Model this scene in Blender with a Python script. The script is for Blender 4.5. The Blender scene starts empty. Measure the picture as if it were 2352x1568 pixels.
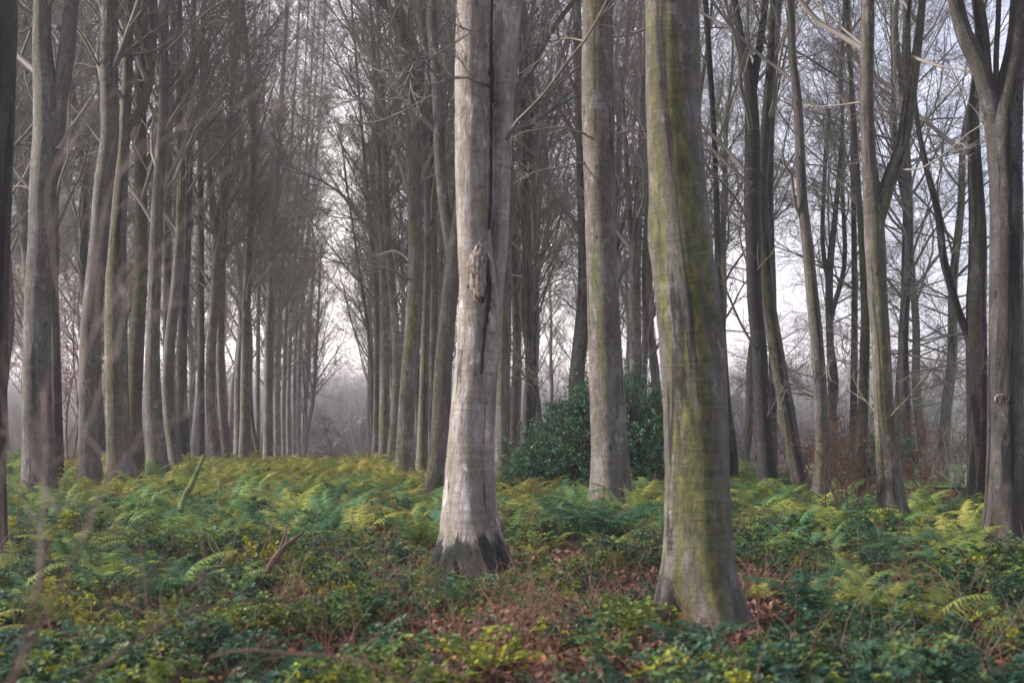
import bpy, math, random
import numpy as np
from mathutils import Vector

sc = bpy.context.scene
C = sc.collection
R = math.radians
rng = np.random.default_rng(11)
random.seed(5)

# ------------------------------------------------------------------ camera
F = 3267.0                      # focal length in photo pixels (2352 wide)
HOR = 940.0                     # horizon row
CAMZ = 1.7
PITCH = math.atan((HOR - 784.0) / F)
cd = bpy.data.cameras.new('camera'); cam = bpy.data.objects.new('camera', cd); C.objects.link(cam)
cam.location = (0, 0, CAMZ); cam.rotation_euler = (math.pi / 2 + PITCH, 0, 0)
cd.lens = 50; cd.sensor_width = 36; cd.clip_end = 3000; cd.clip_start = 0.05
cd.dof.use_dof = True; cd.dof.focus_distance = 26; cd.dof.aperture_fstop = 2.4
sc.camera = cam

# ------------------------------------------------------------------ light
SUN_EL, SUN_AZ = R(23), R(-88)          # azimuth from +Y towards +X
w = bpy.data.worlds.new('World'); sc.world = w; w.use_nodes = True
nt = w.node_tree; nt.nodes.clear()
def N(nt, t, **k):
    n = nt.nodes.new(t)
    for a, b in k.items():
        if a == 'I':
            for i, v in b.items(): n.inputs[i].default_value = v
        else: setattr(n, a, b)
    return n
def ramp(nt, fac, stops, interp='LINEAR'):
    n = nt.nodes.new('ShaderNodeValToRGB'); n.color_ramp.interpolation = interp
    e = n.color_ramp.elements
    while len(e) < len(stops): e.new(0.5)
    for i, (p, c) in enumerate(stops):
        e[i].position = p; e[i].color = (c, c, c, 1) if not hasattr(c, '__len__') else (*c, 1)
    nt.links.new(fac, n.inputs[0]); return n.outputs[0]
def mixc(nt, fac, a, b, mode='MIX'):
    n = nt.nodes.new('ShaderNodeMix'); n.data_type = 'RGBA'; n.blend_type = mode; n.clamp_factor = True
    for i, v in ((0, fac), (6, a), (7, b)):
        if isinstance(v, (int, float)): n.inputs[i].default_value = v
        elif isinstance(v, (tuple, list)): n.inputs[i].default_value = (*v[:3], 1)
        else: nt.links.new(v, n.inputs[i])
    return n.outputs[2]
def mth(nt, op, a, b=None, clamp=False):
    n = nt.nodes.new('ShaderNodeMath'); n.operation = op; n.use_clamp = clamp
    for i, v in ((0, a), (1, b)):
        if v is None: continue
        if isinstance(v, (int, float)): n.inputs[i].default_value = v
        else: nt.links.new(v, n.inputs[i])
    return n.outputs[0]
L = nt.links.new
sky = N(nt, 'ShaderNodeTexSky', sky_type='NISHITA', sun_disc=False, sun_elevation=SUN_EL, sun_rotation=SUN_AZ,
        air_density=1.0, dust_density=3.0, ozone_density=1.5)
tc = N(nt, 'ShaderNodeTexCoord')
mp = N(nt, 'ShaderNodeMapping'); mp.inputs['Scale'].default_value = (1.0, 1.0, 5.5)
L(tc.outputs['Generated'], mp.inputs[0])
cn = N(nt, 'ShaderNodeTexNoise', I={'Scale': 2.6, 'Detail': 7, 'Roughness': 0.6, 'Distortion': 0.3}); L(mp.outputs[0], cn.inputs['Vector'])
cloud = ramp(nt, cn.outputs['Fac'], [(0.36, (4.6, 5.2, 7.4)), (0.5, (6.4, 6.9, 9.0)), (0.64, (8.8, 9.1, 10.8))])
sep = N(nt, 'ShaderNodeSeparateXYZ'); L(tc.outputs['Generated'], sep.inputs[0])
lowm = ramp(nt, sep.outputs[2], [(0.0, 1.0), (0.16, 0.0)])
cloud = mixc(nt, lowm, cloud, (10.2, 9.6, 10.2))
gd = N(nt, 'ShaderNodeVectorMath', operation='DOT_PRODUCT'); L(tc.outputs['Generated'], gd.inputs[0]); gd.inputs[1].default_value = (-.125, .988, .06)
glow = ramp(nt, gd.outputs['Value'], [(.90, 0.0), (.97, .35), (1.0, 1.0)])
cloud = mixc(nt, glow, cloud, (20, 18, 17.2))
mixed = mixc(nt, 0.86, sky.outputs[0], cloud)
bg = N(nt, 'ShaderNodeBackground', I={'Strength': 0.088}); L(mixed, bg.inputs[0])
wo = N(nt, 'ShaderNodeOutputWorld'); L(bg.outputs[0], wo.inputs[0])

sd = bpy.data.lights.new('sun', 'SUN'); sun = bpy.data.objects.new('sun', sd); C.objects.link(sun)
sd.energy = 4.8; sd.angle = R(7); sd.color = (1.0, 0.92, 0.86)
sdir = Vector((math.sin(SUN_AZ) * math.cos(SUN_EL), math.cos(SUN_AZ) * math.cos(SUN_EL), math.sin(SUN_EL)))
sun.rotation_euler = (-sdir).to_track_quat('-Z', 'Y').to_euler(); sun.location = (-30, 0, 40)

vs = sc.view_settings
sc.display_settings.display_device = 'sRGB'
vs.view_transform = 'Standard'; vs.look = 'None'; vs.gamma = 1; vs.use_curve_mapping = False
vs.exposure = 0.72
cy = sc.cycles
cy.max_bounces = 5; cy.diffuse_bounces = 3; cy.glossy_bounces = 2; cy.transmission_bounces = 3; cy.volume_bounces = 1
cy.transparent_max_bounces = 6; cy.use_denoising = True; cy.sample_clamp_indirect = 8
cy.use_fast_gi = False

# ------------------------------------------------------------------ helpers
def sstep(a, b, x):
    t = np.clip((np.asarray(x, float) - a) / (b - a), 0, 1); return t * t * (3 - 2 * t)
def gz(x, y):
    x = np.asarray(x, float); y = np.asarray(y, float)
    s0 = 37 - np.clip((x - 3) * 0.9, 0, 9)
    z = -2.9 * sstep(s0, s0 + 36, y)
    b = 0.03 * np.sin(x * .83 + 1.3) * np.cos(y * .61 + .4) + 0.03 * np.sin(x * 2.1 + y * 1.3) + 0.02 * np.sin(y * 2.9 - x * 1.7)
    return z + b * sstep(400, 60, y)
def W(px, py, D):
    u = (px - 1176.0) / F; v = (784.0 - py) / F
    y = math.cos(PITCH) - v * math.sin(PITCH); z = math.sin(PITCH) + v * math.cos(PITCH)
    return np.array([u / y * D, D, CAMZ + z / y * D])
def xat(px, D): return (px - 1176.0) / F * D

def mesh_obj(name, V, Fq, mat, parent=None, attrs=None, smooth=True):
    """V (n,3), Fq list of face-index arrays (m,3) or (m,4)."""
    me = bpy.data.meshes.new(name)
    if not isinstance(Fq, list): Fq = [Fq]
    Fq = [f for f in Fq if len(f)]
    me.vertices.add(len(V)); me.vertices.foreach_set('co', np.asarray(V, np.float32).ravel())
    loops = np.concatenate([f.ravel() for f in Fq]).astype(np.int32)
    sizes = np.concatenate([np.full(len(f), f.shape[1]) for f in Fq]).astype(np.int32)
    me.loops.add(len(loops)); me.loops.foreach_set('vertex_index', loops)
    me.polygons.add(len(sizes)); starts = np.concatenate([[0], np.cumsum(sizes)[:-1]]).astype(np.int32)
    me.polygons.foreach_set('loop_start', starts)
    if smooth: me.polygons.foreach_set('use_smooth', np.ones(len(sizes), bool))
    for an, (ty, data) in (attrs or {}).items():
        a = me.attributes.new(an, ty, 'POINT')
        a.data.foreach_set('vector' if ty == 'FLOAT_VECTOR' else 'value', np.asarray(data, np.float32).ravel())
    me.update(calc_edges=True); me.materials.append(mat)
    o = bpy.data.objects.new(name, me)
    if parent is not False: C.objects.link(o)
    if parent: o.parent = parent
    return o
def thing(name, label, cat, loc=(0, 0, 0), group=None):
    o = bpy.data.objects.new(name, None); C.objects.link(o); o.location = loc; o.empty_display_size = .2
    o['label'] = label; o['category'] = cat
    if group: o['group'] = group
    return o
def tag(o, label, cat, group=None, kind=None):
    o['label'] = label; o['category'] = cat
    if group: o['group'] = group
    if kind: o['kind'] = kind
    return o

def norm(a): return a / np.maximum(np.linalg.norm(a, axis=-1, keepdims=True), 1e-9)
class MB:
    def __init__(s): s.V = []; s.Q = []; s.T = []; s.A = []; s.n = 0
    def add(s, V, Q=None, T=None, A=None):
        V = np.asarray(V).reshape(-1, 3)
        if Q is not None and len(Q): s.Q.append(np.asarray(Q) + s.n)
        if T is not None and len(T): s.T.append(np.asarray(T) + s.n)
        s.V.append(V); s.A.append(np.zeros_like(V) if A is None else np.asarray(A).reshape(-1, 3)); s.n += len(V)
    def build(s, name, mat, parent=None, attr=None, smooth=True, off=None):
        V = np.concatenate(s.V)
        if off is not None: V = V - np.asarray(off)
        fs = []
        if s.Q: fs.append(np.concatenate(s.Q))
        if s.T: fs.append(np.concatenate(s.T))
        at = {attr: ('FLOAT_VECTOR', np.concatenate(s.A))} if attr else None
        return mesh_obj(name, V, fs, mat, parent, at, smooth)
def tubes(P, r, sides=3, rad=None):
    """P (N,n,3), r (N,n) -> verts, quads, bark attribute. rad: optional (N,n,sides) radius factor"""
    Nn, n, _ = P.shape
    T = norm(np.gradient(P, axis=1))
    ref = np.zeros_like(T); mean = T.mean(1)
    ref[..., 1] = 1.0
    flat = np.abs(mean[:, 1]) > .9; ref[flat] = (1.0, 0, 0)
    U = norm(np.cross(ref, T)); Vv = np.cross(T, U)
    a = np.arange(sides) / sides * 2 * np.pi
    ca, sa = np.cos(a), np.sin(a)
    rr = r[..., None] * (1.0 if rad is None else rad)
    rr = np.broadcast_to(rr, (Nn, n, sides))
    ring = P[:, :, None, :] + rr[..., None] * (ca[None, None, :, None] * U[:, :, None, :] + sa[None, None, :, None] * Vv[:, :, None, :])
    idx = np.arange(Nn * n * sides).reshape(Nn, n, sides)
    nx = np.roll(idx, -1, axis=2)
    q = np.stack([idx[:, :-1], nx[:, :-1], nx[:, 1:], idx[:, 1:]], -1).reshape(-1, 4)
    seg = np.linalg.norm(np.diff(P, axis=1), axis=-1); h = np.concatenate([np.zeros((Nn, 1)), np.cumsum(seg, 1)], 1)
    R0 = r.max(1)[:, None, None]
    A = np.stack(np.broadcast_arrays(R0 * ca, R0 * sa, h[..., None]), -1)
    return ring.reshape(-1, 3), q, A.reshape(-1, 3)
def grow(o, d, ln, n, wob, trop, g):
    """paths of n segments with wobble and upward tropism"""
    Nn = len(o); P = np.zeros((Nn, n + 1, 3)); P[:, 0] = o; d = norm(d)
    drift = g.normal(size=(Nn, 3)) * wob * .5
    for i in range(n):
        d = norm(d + g.normal(size=(Nn, 3)) * wob + drift + np.array([0, 0, 1.0]) * np.reshape(trop, (-1, 1)))
        P[:, i + 1] = P[:, i] + d * (ln / n)[:, None]
    return P
def kids(P, ln, k, t0, t1, amin, amax, lr0, lr1, g, flat=0.0):
    """k children on every path"""
    Nn, n, _ = P.shape
    par = np.repeat(np.arange(Nn), k)
    t = (np.tile(np.arange(k), Nn) + g.random(Nn * k)) / k
    t = t0 + (t1 - t0) * t
    f = t * (n - 1); i = np.minimum(f.astype(int), n - 2); fr = (f - i)[:, None]
    o = P[par, i] * (1 - fr) + P[par, i + 1] * fr
    T = norm(P[par, i + 1] - P[par, i])
    rnd = g.normal(size=(len(par), 3)); rnd[:, 2] *= (1 - flat)
    side = norm(rnd - (rnd * T).sum(-1, keepdims=True) * T)
    an = np.radians(amin + (amax - amin) * g.random(len(par)))[:, None]
    d = T * np.cos(an) + side * np.sin(an)
    l = ln[par] * (lr0 + (lr1 - lr0) * g.random(len(par))) * (1.15 - .6 * t)
    return o, d, l, par, t
def taper(Nn, n, r0, r1):
    s = np.linspace(0, 1, n)[None]; return np.reshape(r0, (-1, 1)) * (1 - s) + np.reshape(r1, (-1, 1)) * s
def canopy(m, o, d, l, r, g, trop1=.09, k2=8, k3=8, k4=5, fine=1.0, droop=0.0, P1=None, sides1=6):
    """branches > boughs > twigs > twiglets into mesh builder m; returns twig tips"""
    if P1 is None: P1 = grow(o, d, l, 8, .10, trop1, g)
    V, q, A = tubes(P1, taper(len(P1), P1.shape[1], r, r * .22), sides1); m.add(V, q, A=A)
    o2, d2, l2, par, t = kids(P1, l, k2, .16, 1.0, 22, 55, .32, .55, g)
    P2 = grow(o2, d2, l2, 5, .14, trop1 * .8 - droop, g)
    r2 = np.clip(r[par] * (1 - .7 * t) * .45, .007, .035)
    V, q, A = tubes(P2, taper(len(P2), 6, r2, r2 * .35), 4); m.add(V, q, A=A)
    o3, d3, l3, par3, t3 = kids(P2, l2, k3, .12, 1.0, 25, 60, .35, .6, g, .3)
    P3 = grow(o3, d3, l3, 3, .16, .05 - droop, g)
    r3 = np.clip(r2[par3] * .45, .0038, .009) * fine
    V, q, A = tubes(P3, taper(len(P3), 4, r3, r3 * .5), 3); m.add(V, q, A=A)
    o4, d4, l4, _, _ = kids(P3, l3, k4, .15, 1.0, 25, 60, .4, .7, g, .3)
    P4 = grow(o4, d4, l4, 2, .2, .03 - droop, g)
    V, q, A = tubes(P4, taper(len(P4), 3, np.full(len(P4), .0030 * fine), np.full(len(P4), .0017 * fine)), 3); m.add(V, q, A=A)
    return P3, P4

def smooth_path(P, step):
    P = np.asarray(P, float); n = len(P)
    if n < 3:
        k = max(2, int(np.linalg.norm((P[-1] - P[0])[:3]) / step) + 1); s = np.linspace(0, 1, k)[:, None]; return P[0] * (1 - s) + P[-1] * s
    d = np.linalg.norm(np.diff(P[:, :3], axis=0), axis=1); out = []
    ext = np.vstack([2 * P[0] - P[1], P, 2 * P[-1] - P[-2]])
    for i in range(n - 1):
        k = max(1, int(round(d[i] / step))); p0, p1, p2, p3 = ext[i:i + 4]
        for j in range(k):
            t = j / k
            a = p1 + .5 * t * (p2 - p0) + t * t * (p0 - 2.5 * p1 + 2 * p2 - .5 * p3) + t ** 3 * (-.5 * p0 + 1.5 * p1 - 1.5 * p2 + .5 * p3)
            out.append(a)
    out.append(P[-1]); return np.array(out)
def stem_tube(m, P, r, sides, g, flare=0.0, ground=None, lobes=5, bump=.035, flh=.28):
    """one bumpy bark tube; P (n,3), r (n,)"""
    n = len(P); a = np.arange(sides) / sides * 2 * np.pi
    h = np.concatenate([[0], np.cumsum(np.linalg.norm(np.diff(P, axis=0), axis=1))])
    f = np.ones((n, sides))
    for k in range(2, 7):
        ph = g.random() * 6.28; w_ = g.normal() * 1.1; w2 = g.random() * 6.28
        f += bump / k ** .5 * np.sin(k * a[None] + ph + h[:, None] * w_ ) * (.6 + .4 * np.sin(h[:, None] * (.9 + .3 * k) + w2))
    f += bump * .5 * g.normal(size=(n, 1)) * np.minimum(1, .12 / np.maximum(.02, np.gradient(h)))[:, None] * .5
    for _ in range(int(max(1, h[-1] / 1.2))):                       # swellings and old branch collars
        h0 = g.random() * h[-1]; a0 = g.random() * 6.28; sg = .05 + .12 * g.random()
        da = np.angle(np.exp(1j * (a - a0)))
        f += g.uniform(.04, .12) * np.exp(-((h[:, None] - h0) / (sg * 1.6)) ** 2) * np.exp(-(da[None] / .45) ** 2)
    if flare:
        z = P[:, 2] - ground
        ph = g.random() * 6.28
        lob = np.clip(.5 + .5 * np.cos(lobes * a + ph + .5 * np.sin(a * 2 + ph)), 0, 1) ** 1.6
        f += flare * np.exp(-np.clip(z, -.05, 9) / flh)[:, None] * (.25 + 1.0 * lob[None])
        f += flare * .16 * np.exp(-np.clip(z, 0, 9) / (flh * 3.2))[:, None] * (.5 + lob[None])
    V, q, A = tubes(P[None], r[None], sides, f[None]); m.add(V, q, A=A)

# ------------------------------------------------------------------ materials
def newmat(name):
    m = bpy.data.materials.new(name); m.use_nodes = True; m.node_tree.nodes.clear(); return m, m.node_tree
def vmul(nt, v, s):
    n = nt.nodes.new('ShaderNodeVectorMath'); n.operation = 'MULTIPLY'; nt.links.new(v, n.inputs[0]); n.inputs[1].default_value = s; return n.outputs[0]
def vadd(nt, v, s):
    n = nt.nodes.new('ShaderNodeVectorMath'); n.operation = 'ADD'; nt.links.new(v, n.inputs[0]); nt.links.new(s, n.inputs[1]); return n.outputs[0]
def noise(nt, v, s, detail=4, rough=.55, dist=0.0):
    n = N(nt, 'ShaderNodeTexNoise', I={'Scale': 1.0, 'Detail': detail, 'Roughness': rough, 'Distortion': dist})
    nt.links.new(vmul(nt, v, s), n.inputs['Vector']); return n.outputs['Fac']

def bark_mat():
    m, nt = newmat('beech_bark'); L = nt.links.new
    at = N(nt, 'ShaderNodeAttribute', attribute_name='bark')
    oi = N(nt, 'ShaderNodeObjectInfo')
    offs = N(nt, 'ShaderNodeCombineXYZ'); r40 = mth(nt, 'MULTIPLY', oi.outputs['Random'], 37.0)
    for i in range(3): L(r40, offs.inputs[i])
    v = vadd(nt, at.outputs['Vector'], offs.outputs[0])
    def prop(nm):
        a = N(nt, 'ShaderNodeAttribute', attribute_name=nm, attribute_type='OBJECT'); return a.outputs['Fac']
    big = noise(nt, v, (3.2, 3.2, 1.6), 8, .68)
    col = ramp(nt, big, [(.30, (.075, .062, .052)), (.45, (.145, .122, .105)), (.57, (.205, .18, .162)), (.70, (.30, .275, .26))])
    grain = noise(nt, v, (22, 22, 9), 6, .75)
    col = mixc(nt, ramp(nt, grain, [(.38, .6), (.52, 0.0)]), col, (.075, .062, .052))
    vert = noise(nt, v, (12, 12, 1.3), 8, .7, .6)
    col = mixc(nt, ramp(nt, vert, [(.40, 0.35), (.49, 0.0)]), col, (.060, .050, .044))
    pale = noise(nt, v, (5, 5, 3.2), 8, .7, .6)
    col = mixc(nt, ramp(nt, pale, [(.56, 0.0), (.64, .5)]), col, (.44, .42, .41))
    # algae film: grainy, ragged, on the damp side
    al = noise(nt, v, (4.2, 4.2, .45), 9, .72, .5)
    gn = N(nt, 'ShaderNodeNewGeometry'); dt = N(nt, 'ShaderNodeVectorMath', operation='DOT_PRODUCT'); L(gn.outputs['Normal'], dt.inputs[0]); dt.inputs[1].default_value = (-.15, -.98, 0)
    side = mth(nt, 'MULTIPLY', mth(nt, 'SUBTRACT', dt.outputs['Value'], .75), .22)
    al = mth(nt, 'ADD', al, mth(nt, 'MULTIPLY', mth(nt, 'SUBTRACT', noise(nt, v, (26, 26, 12), 6, .8), .5), .38))
    alm = ramp(nt, mth(nt, 'ADD', mth(nt, 'ADD', al, side), mth(nt, 'MULTIPLY', prop('moss'), .145)), [(.60, 0.0), (.67, .82)])
    alc = ramp(nt, noise(nt, v, (12, 12, 6), 7, .7), [(.35, (.045, .055, .022)), (.5, (.12, .125, .035)), (.66, (.25, .24, .045))])
    col = mixc(nt, alm, col, alc)
    # dark wet stains
    st = noise(nt, v, (4.4, 4.4, .32), 9, .7, .7)
    stm = ramp(nt, mth(nt, 'ADD', st, mth(nt, 'MULTIPLY', prop('stain'), .17)), [(.585, 0.0), (.63, .92)])
    col = mixc(nt, stm, col, (.020, .018, .018))
    # horizontal wrinkles and lenticels
    len_ = noise(nt, v, (1.9, 1.9, 19), 8, .72, .9)
    patch = ramp(nt, noise(nt, v, (2.5, 2.5, 1.2), 4), [(.40, .15), (.58, 1.0)])
    col = mixc(nt, mth(nt, 'MULTIPLY', patch, ramp(nt, len_, [(.545, 0.0), (.61, .48)])), col, (.055, .045, .038))
    col = mixc(nt, ramp(nt, len_, [(.36, .18), (.42, 0.0)]), col, (.44, .41, .385))
    vo = N(nt, 'ShaderNodeTexVoronoi', I={'Scale': 1.0, 'Randomness': 1.0}); L(vmul(nt, v, (3.3, 3.3, 2.0)), vo.inputs['Vector'])
    col = mixc(nt, ramp(nt, vo.outputs['Distance'], [(.06, .9), (.13, 0.0)]), col, (.022, .018, .016))
    # foot of the trunk: dark damp collar
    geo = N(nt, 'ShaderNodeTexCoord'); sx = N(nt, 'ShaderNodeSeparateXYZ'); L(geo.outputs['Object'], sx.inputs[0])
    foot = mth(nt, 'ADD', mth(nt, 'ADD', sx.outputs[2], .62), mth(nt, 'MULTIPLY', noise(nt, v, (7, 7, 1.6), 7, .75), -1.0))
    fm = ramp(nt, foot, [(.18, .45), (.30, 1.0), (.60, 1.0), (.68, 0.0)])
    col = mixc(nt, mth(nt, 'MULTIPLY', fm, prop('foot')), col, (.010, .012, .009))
    bc = N(nt, 'ShaderNodeBrightContrast'); 
    tone = mth(nt, 'ADD', mth(nt, 'MULTIPLY', oi.outputs['Random'], .3), prop('tone'))
    hs = N(nt, 'ShaderNodeHueSaturation'); L(col, hs.inputs['Color']); L(tone, hs.inputs['Value'])
    hgt = mth(nt, 'ADD', mth(nt, 'MULTIPLY', grain, .8),
              mth(nt, 'ADD', mth(nt, 'MULTIPLY', len_, -.7), mth(nt, 'MULTIPLY', vert, .5)))
    bp = N(nt, 'ShaderNodeBump', I={'Strength': .8, 'Distance': .03}); L(hgt, bp.inputs['Height'])
    b = N(nt, 'ShaderNodeBsdfPrincipled', I={'Roughness': .62, 'Specular IOR Level': .22})
    L(ramp(nt, big, [(.3, .75), (.7, .55)]), b.inputs['Roughness'])
    L(hs.outputs[0], b.inputs['Base Color']); L(bp.outputs[0], b.inputs['Normal'])
    o = N(nt, 'ShaderNodeOutputMaterial'); L(b.outputs[0], o.inputs[0]); return m
def branch_mat():
    m, nt = newmat('branch_bark'); L = nt.links.new
    tc = N(nt, 'ShaderNodeTexCoord'); oi = N(nt, 'ShaderNodeObjectInfo')
    n1 = noise(nt, tc.outputs['Object'], (.8, .8, .5), 5)
    col = ramp(nt, n1, [(.35, (.14, .12, .10)), (.5, (.22, .19, .165)), (.62, (.20, .185, .12)), (.75, (.31, .28, .25))])
    hs = N(nt, 'ShaderNodeHueSaturation', I={'Saturation': .9}); L(col, hs.inputs['Color'])
    L(mth(nt, 'ADD', mth(nt, 'MULTIPLY', oi.outputs['Random'], .5), .75), hs.inputs['Value'])
    b = N(nt, 'ShaderNodeBsdfPrincipled', I={'Roughness': .7, 'Specular IOR Level': .3}); L(hs.outputs[0], b.inputs['Base Color'])
    o = N(nt, 'ShaderNodeOutputMaterial'); L(b.outputs[0], o.inputs[0]); return m
def leaf_mat(name, stops, trans=.35, rough=.45, spec=.4, use_attr=True, scale=3.0, inst=False):
    m, nt = newmat(name); L = nt.links.new
    tc = N(nt, 'ShaderNodeTexCoord'); oi = N(nt, 'ShaderNodeObjectInfo')
    f = None
    if use_attr:
        a = N(nt, 'ShaderNodeAttribute', attribute_name='leafv'); s = N(nt, 'ShaderNodeSeparateXYZ'); L(a.outputs['Vector'], s.inputs[0]); f = s.outputs[0]
    else: f = noise(nt, tc.outputs['Object'], (scale,) * 3, 4)
    if inst:
        t = N(nt, 'ShaderNodeAttribute', attribute_name='tint', attribute_type='INSTANCER')
        f = mth(nt, 'ADD', mth(nt, 'MULTIPLY', f, .45), mth(nt, 'MULTIPLY', t.outputs['Fac'], .75))
        f = mth(nt, 'SUBTRACT', f, .1, True)
    col = ramp(nt, f, stops)
    sp = noise(nt, tc.outputs['Object'], (40, 40, 40), 3)
    col = mixc(nt, ramp(nt, sp, [(.5, 0.0), (.75, .35)]), col, mixc(nt, .5, col, (.10, .06, .02)))
    b = N(nt, 'ShaderNodeBsdfPrincipled', I={'Roughness': rough, 'Specular IOR Level': spec}); L(col, b.inputs['Base Color'])
    tr = N(nt, 'ShaderNodeBsdfTranslucent'); L(col, tr.inputs[0])
    mx = N(nt, 'ShaderNodeMixShader', I={0: trans}); L(b.outputs[0], mx.inputs[1]); L(tr.outputs[0], mx.inputs[2])
    o = N(nt, 'ShaderNodeOutputMaterial'); L(mx.outputs[0], o.inputs[0]); return m
def plain_mat(name, stops, scale=(6, 6, 6), rough=.8, bump=.4, dist=.02):
    m, nt = newmat(name); L = nt.links.new
    tc = N(nt, 'ShaderNodeTexCoord'); n1 = noise(nt, tc.outputs['Object'], scale, 6, .65)
    b = N(nt, 'ShaderNodeBsdfPrincipled', I={'Roughness': rough, 'Specular IOR Level': .25}); L(ramp(nt, n1, stops), b.inputs['Base Color'])
    bp = N(nt, 'ShaderNodeBump', I={'Strength': bump, 'Distance': dist}); L(n1, bp.inputs['Height']); L(bp.outputs[0], b.inputs['Normal'])
    o = N(nt, 'ShaderNodeOutputMaterial'); L(b.outputs[0], o.inputs[0]); return m
BARK = bark_mat(); BRANCH = branch_mat()
FERN = leaf_mat('fern_frond', [(0.0, (.035, .115, .08)), (.25, (.075, .20, .10)), (.42, (.16, .27, .07)), (.58, (.30, .34, .07)), (.76, (.42, .40, .09)), (.93, (.34, .27, .07)), (1.0, (.22, .13, .06))], .35, .6, .25, True, inst=True)
BRAM = leaf_mat('bramble_leaf', [(0.0, (.032, .085, .055)), (.28, (.065, .135, .07)), (.48, (.13, .20, .045)), (.66, (.30, .31, .03)), (.85, (.42, .37, .035)), (1.0, (.30, .17, .05))], .3, .55, .3, True, inst=True)
LITT = leaf_mat('dead_leaf', [(0.0, (.05, .028, .02)), (.35, (.12, .058, .036)), (.6, (.20, .095, .055)), (.8, (.28, .19, .14)), (1.0, (.42, .16, .05))], .15, .6, .3, True, inst=True)
HOLLY = leaf_mat('holly_leaf', [(0.0, (.028, .09, .055)), (.5, (.055, .16, .085)), (.8, (.10, .24, .10)), (1.0, (.19, .32, .12))], .2, .42, .4, True)
COPPER = leaf_mat('copper_leaf', [(0.0, (.16, .05, .03)), (.5, (.32, .10, .05)), (1.0, (.45, .19, .09))], .4, .55, .3, True)
TWIG = plain_mat('red_twig', [(.3, (.055, .032, .025)), (.7, (.14, .085, .065))], (8, 8, 8))
PALETWIG = plain_mat('pale_twig', [(.3, (.20, .13, .10)), (.7, (.40, .32, .28))], (8, 8, 8))
MOSSY = plain_mat('mossy_wood', [(.35, (.05, .06, .02)), (.55, (.12, .14, .045)), (.7, (.09, .07, .05))], (9, 9, 9))
DEADW = plain_mat('dead_wood', [(.3, (.05, .030, .022)), (.7, (.17, .10, .07))], (9, 9, 9))
BURL = plain_mat('torn_bark', [(.36, (.040, .028, .022)), (.45, (.20, .15, .115)), (.58, (.40, .34, .29)), (.72, (.22, .15, .11))], (34, 34, 7), .85, 1.0, .04)

def ground_mat():
    m, nt = newmat('forest_floor'); L = nt.links.new
    g = N(nt, 'ShaderNodeNewGeometry'); p = g.outputs['Position']
    vo = N(nt, 'ShaderNodeTexVoronoi', I={'Scale': 16.0}); L(p, vo.inputs['Vector'])
    s = N(nt, 'ShaderNodeSeparateColor'); L(vo.outputs['Color'], s.inputs[0])
    col = ramp(nt, s.outputs[0], [(0.0, (.045, .025, .018)), (.5, (.10, .052, .034)), (.8, (.17, .09, .06)), (1.0, (.24, .15, .10))])
    n1 = noise(nt, p, (1.1, 1.1, 1.1), 6)
    col = mixc(nt, ramp(nt, n1, [(.45, 0.0), (.65, .7)]), col, (.035, .05, .018))
    b = N(nt, 'ShaderNodeBsdfPrincipled', I={'Roughness': .8, 'Specular IOR Level': .25}); L(col, b.inputs['Base Color'])
    bp = N(nt, 'ShaderNodeBump', I={'Strength': .8, 'Distance': .03}); L(vo.outputs['Distance'], bp.inputs['Height']); L(bp.outputs[0], b.inputs['Normal'])
    o = N(nt, 'ShaderNodeOutputMaterial'); L(b.outputs[0], o.inputs[0]); return m
GROUND = ground_mat()
FIELD = plain_mat('field_grass', [(.3, (.09, .20, .04)), (.7, (.16, .32, .06))], (3, 3, 3), .8, .5, .05)

# ------------------------------------------------------------------ ground
def grid(xs, ys, zf):
    X, Y = np.meshgrid(xs, ys); V = np.stack([X, Y, zf(X, Y)], -1).reshape(-1, 3)
    i = np.arange(len(xs) * len(ys)).reshape(len(ys), len(xs))
    return V, np.stack([i[:-1, :-1], i[:-1, 1:], i[1:, 1:], i[1:, :-1]], -1).reshape(-1, 4)
def spaced(a, fine, b, k=60):
    return np.concatenate([a - np.geomspace(1, k * 12, 40)[::-1], np.arange(a, b, fine), b + np.geomspace(1, k * 12, 40)])
V, q = grid(spaced(-24, .5, 24), spaced(-6, .5, 76), gz)
gr = mesh_obj('ground', V, q, GROUND); gr['kind'] = 'structure'
fx = np.concatenate([np.arange(8.2, 40, .5), np.arange(40, 160, 3)]); fy = np.arange(29.5, 118, .5)
V, q = grid(fx, fy, lambda x, y: gz(x, y) + .03)
V[:, 0] += (V[:, 1] - 29.5) * .18 * (1 - sstep(9, 60, V[:, 0]))
V[:, 2] = gz(V[:, 0], V[:, 1]) + .05
fo = mesh_obj('field', V, q, FIELD); fo['kind'] = 'structure'

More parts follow.
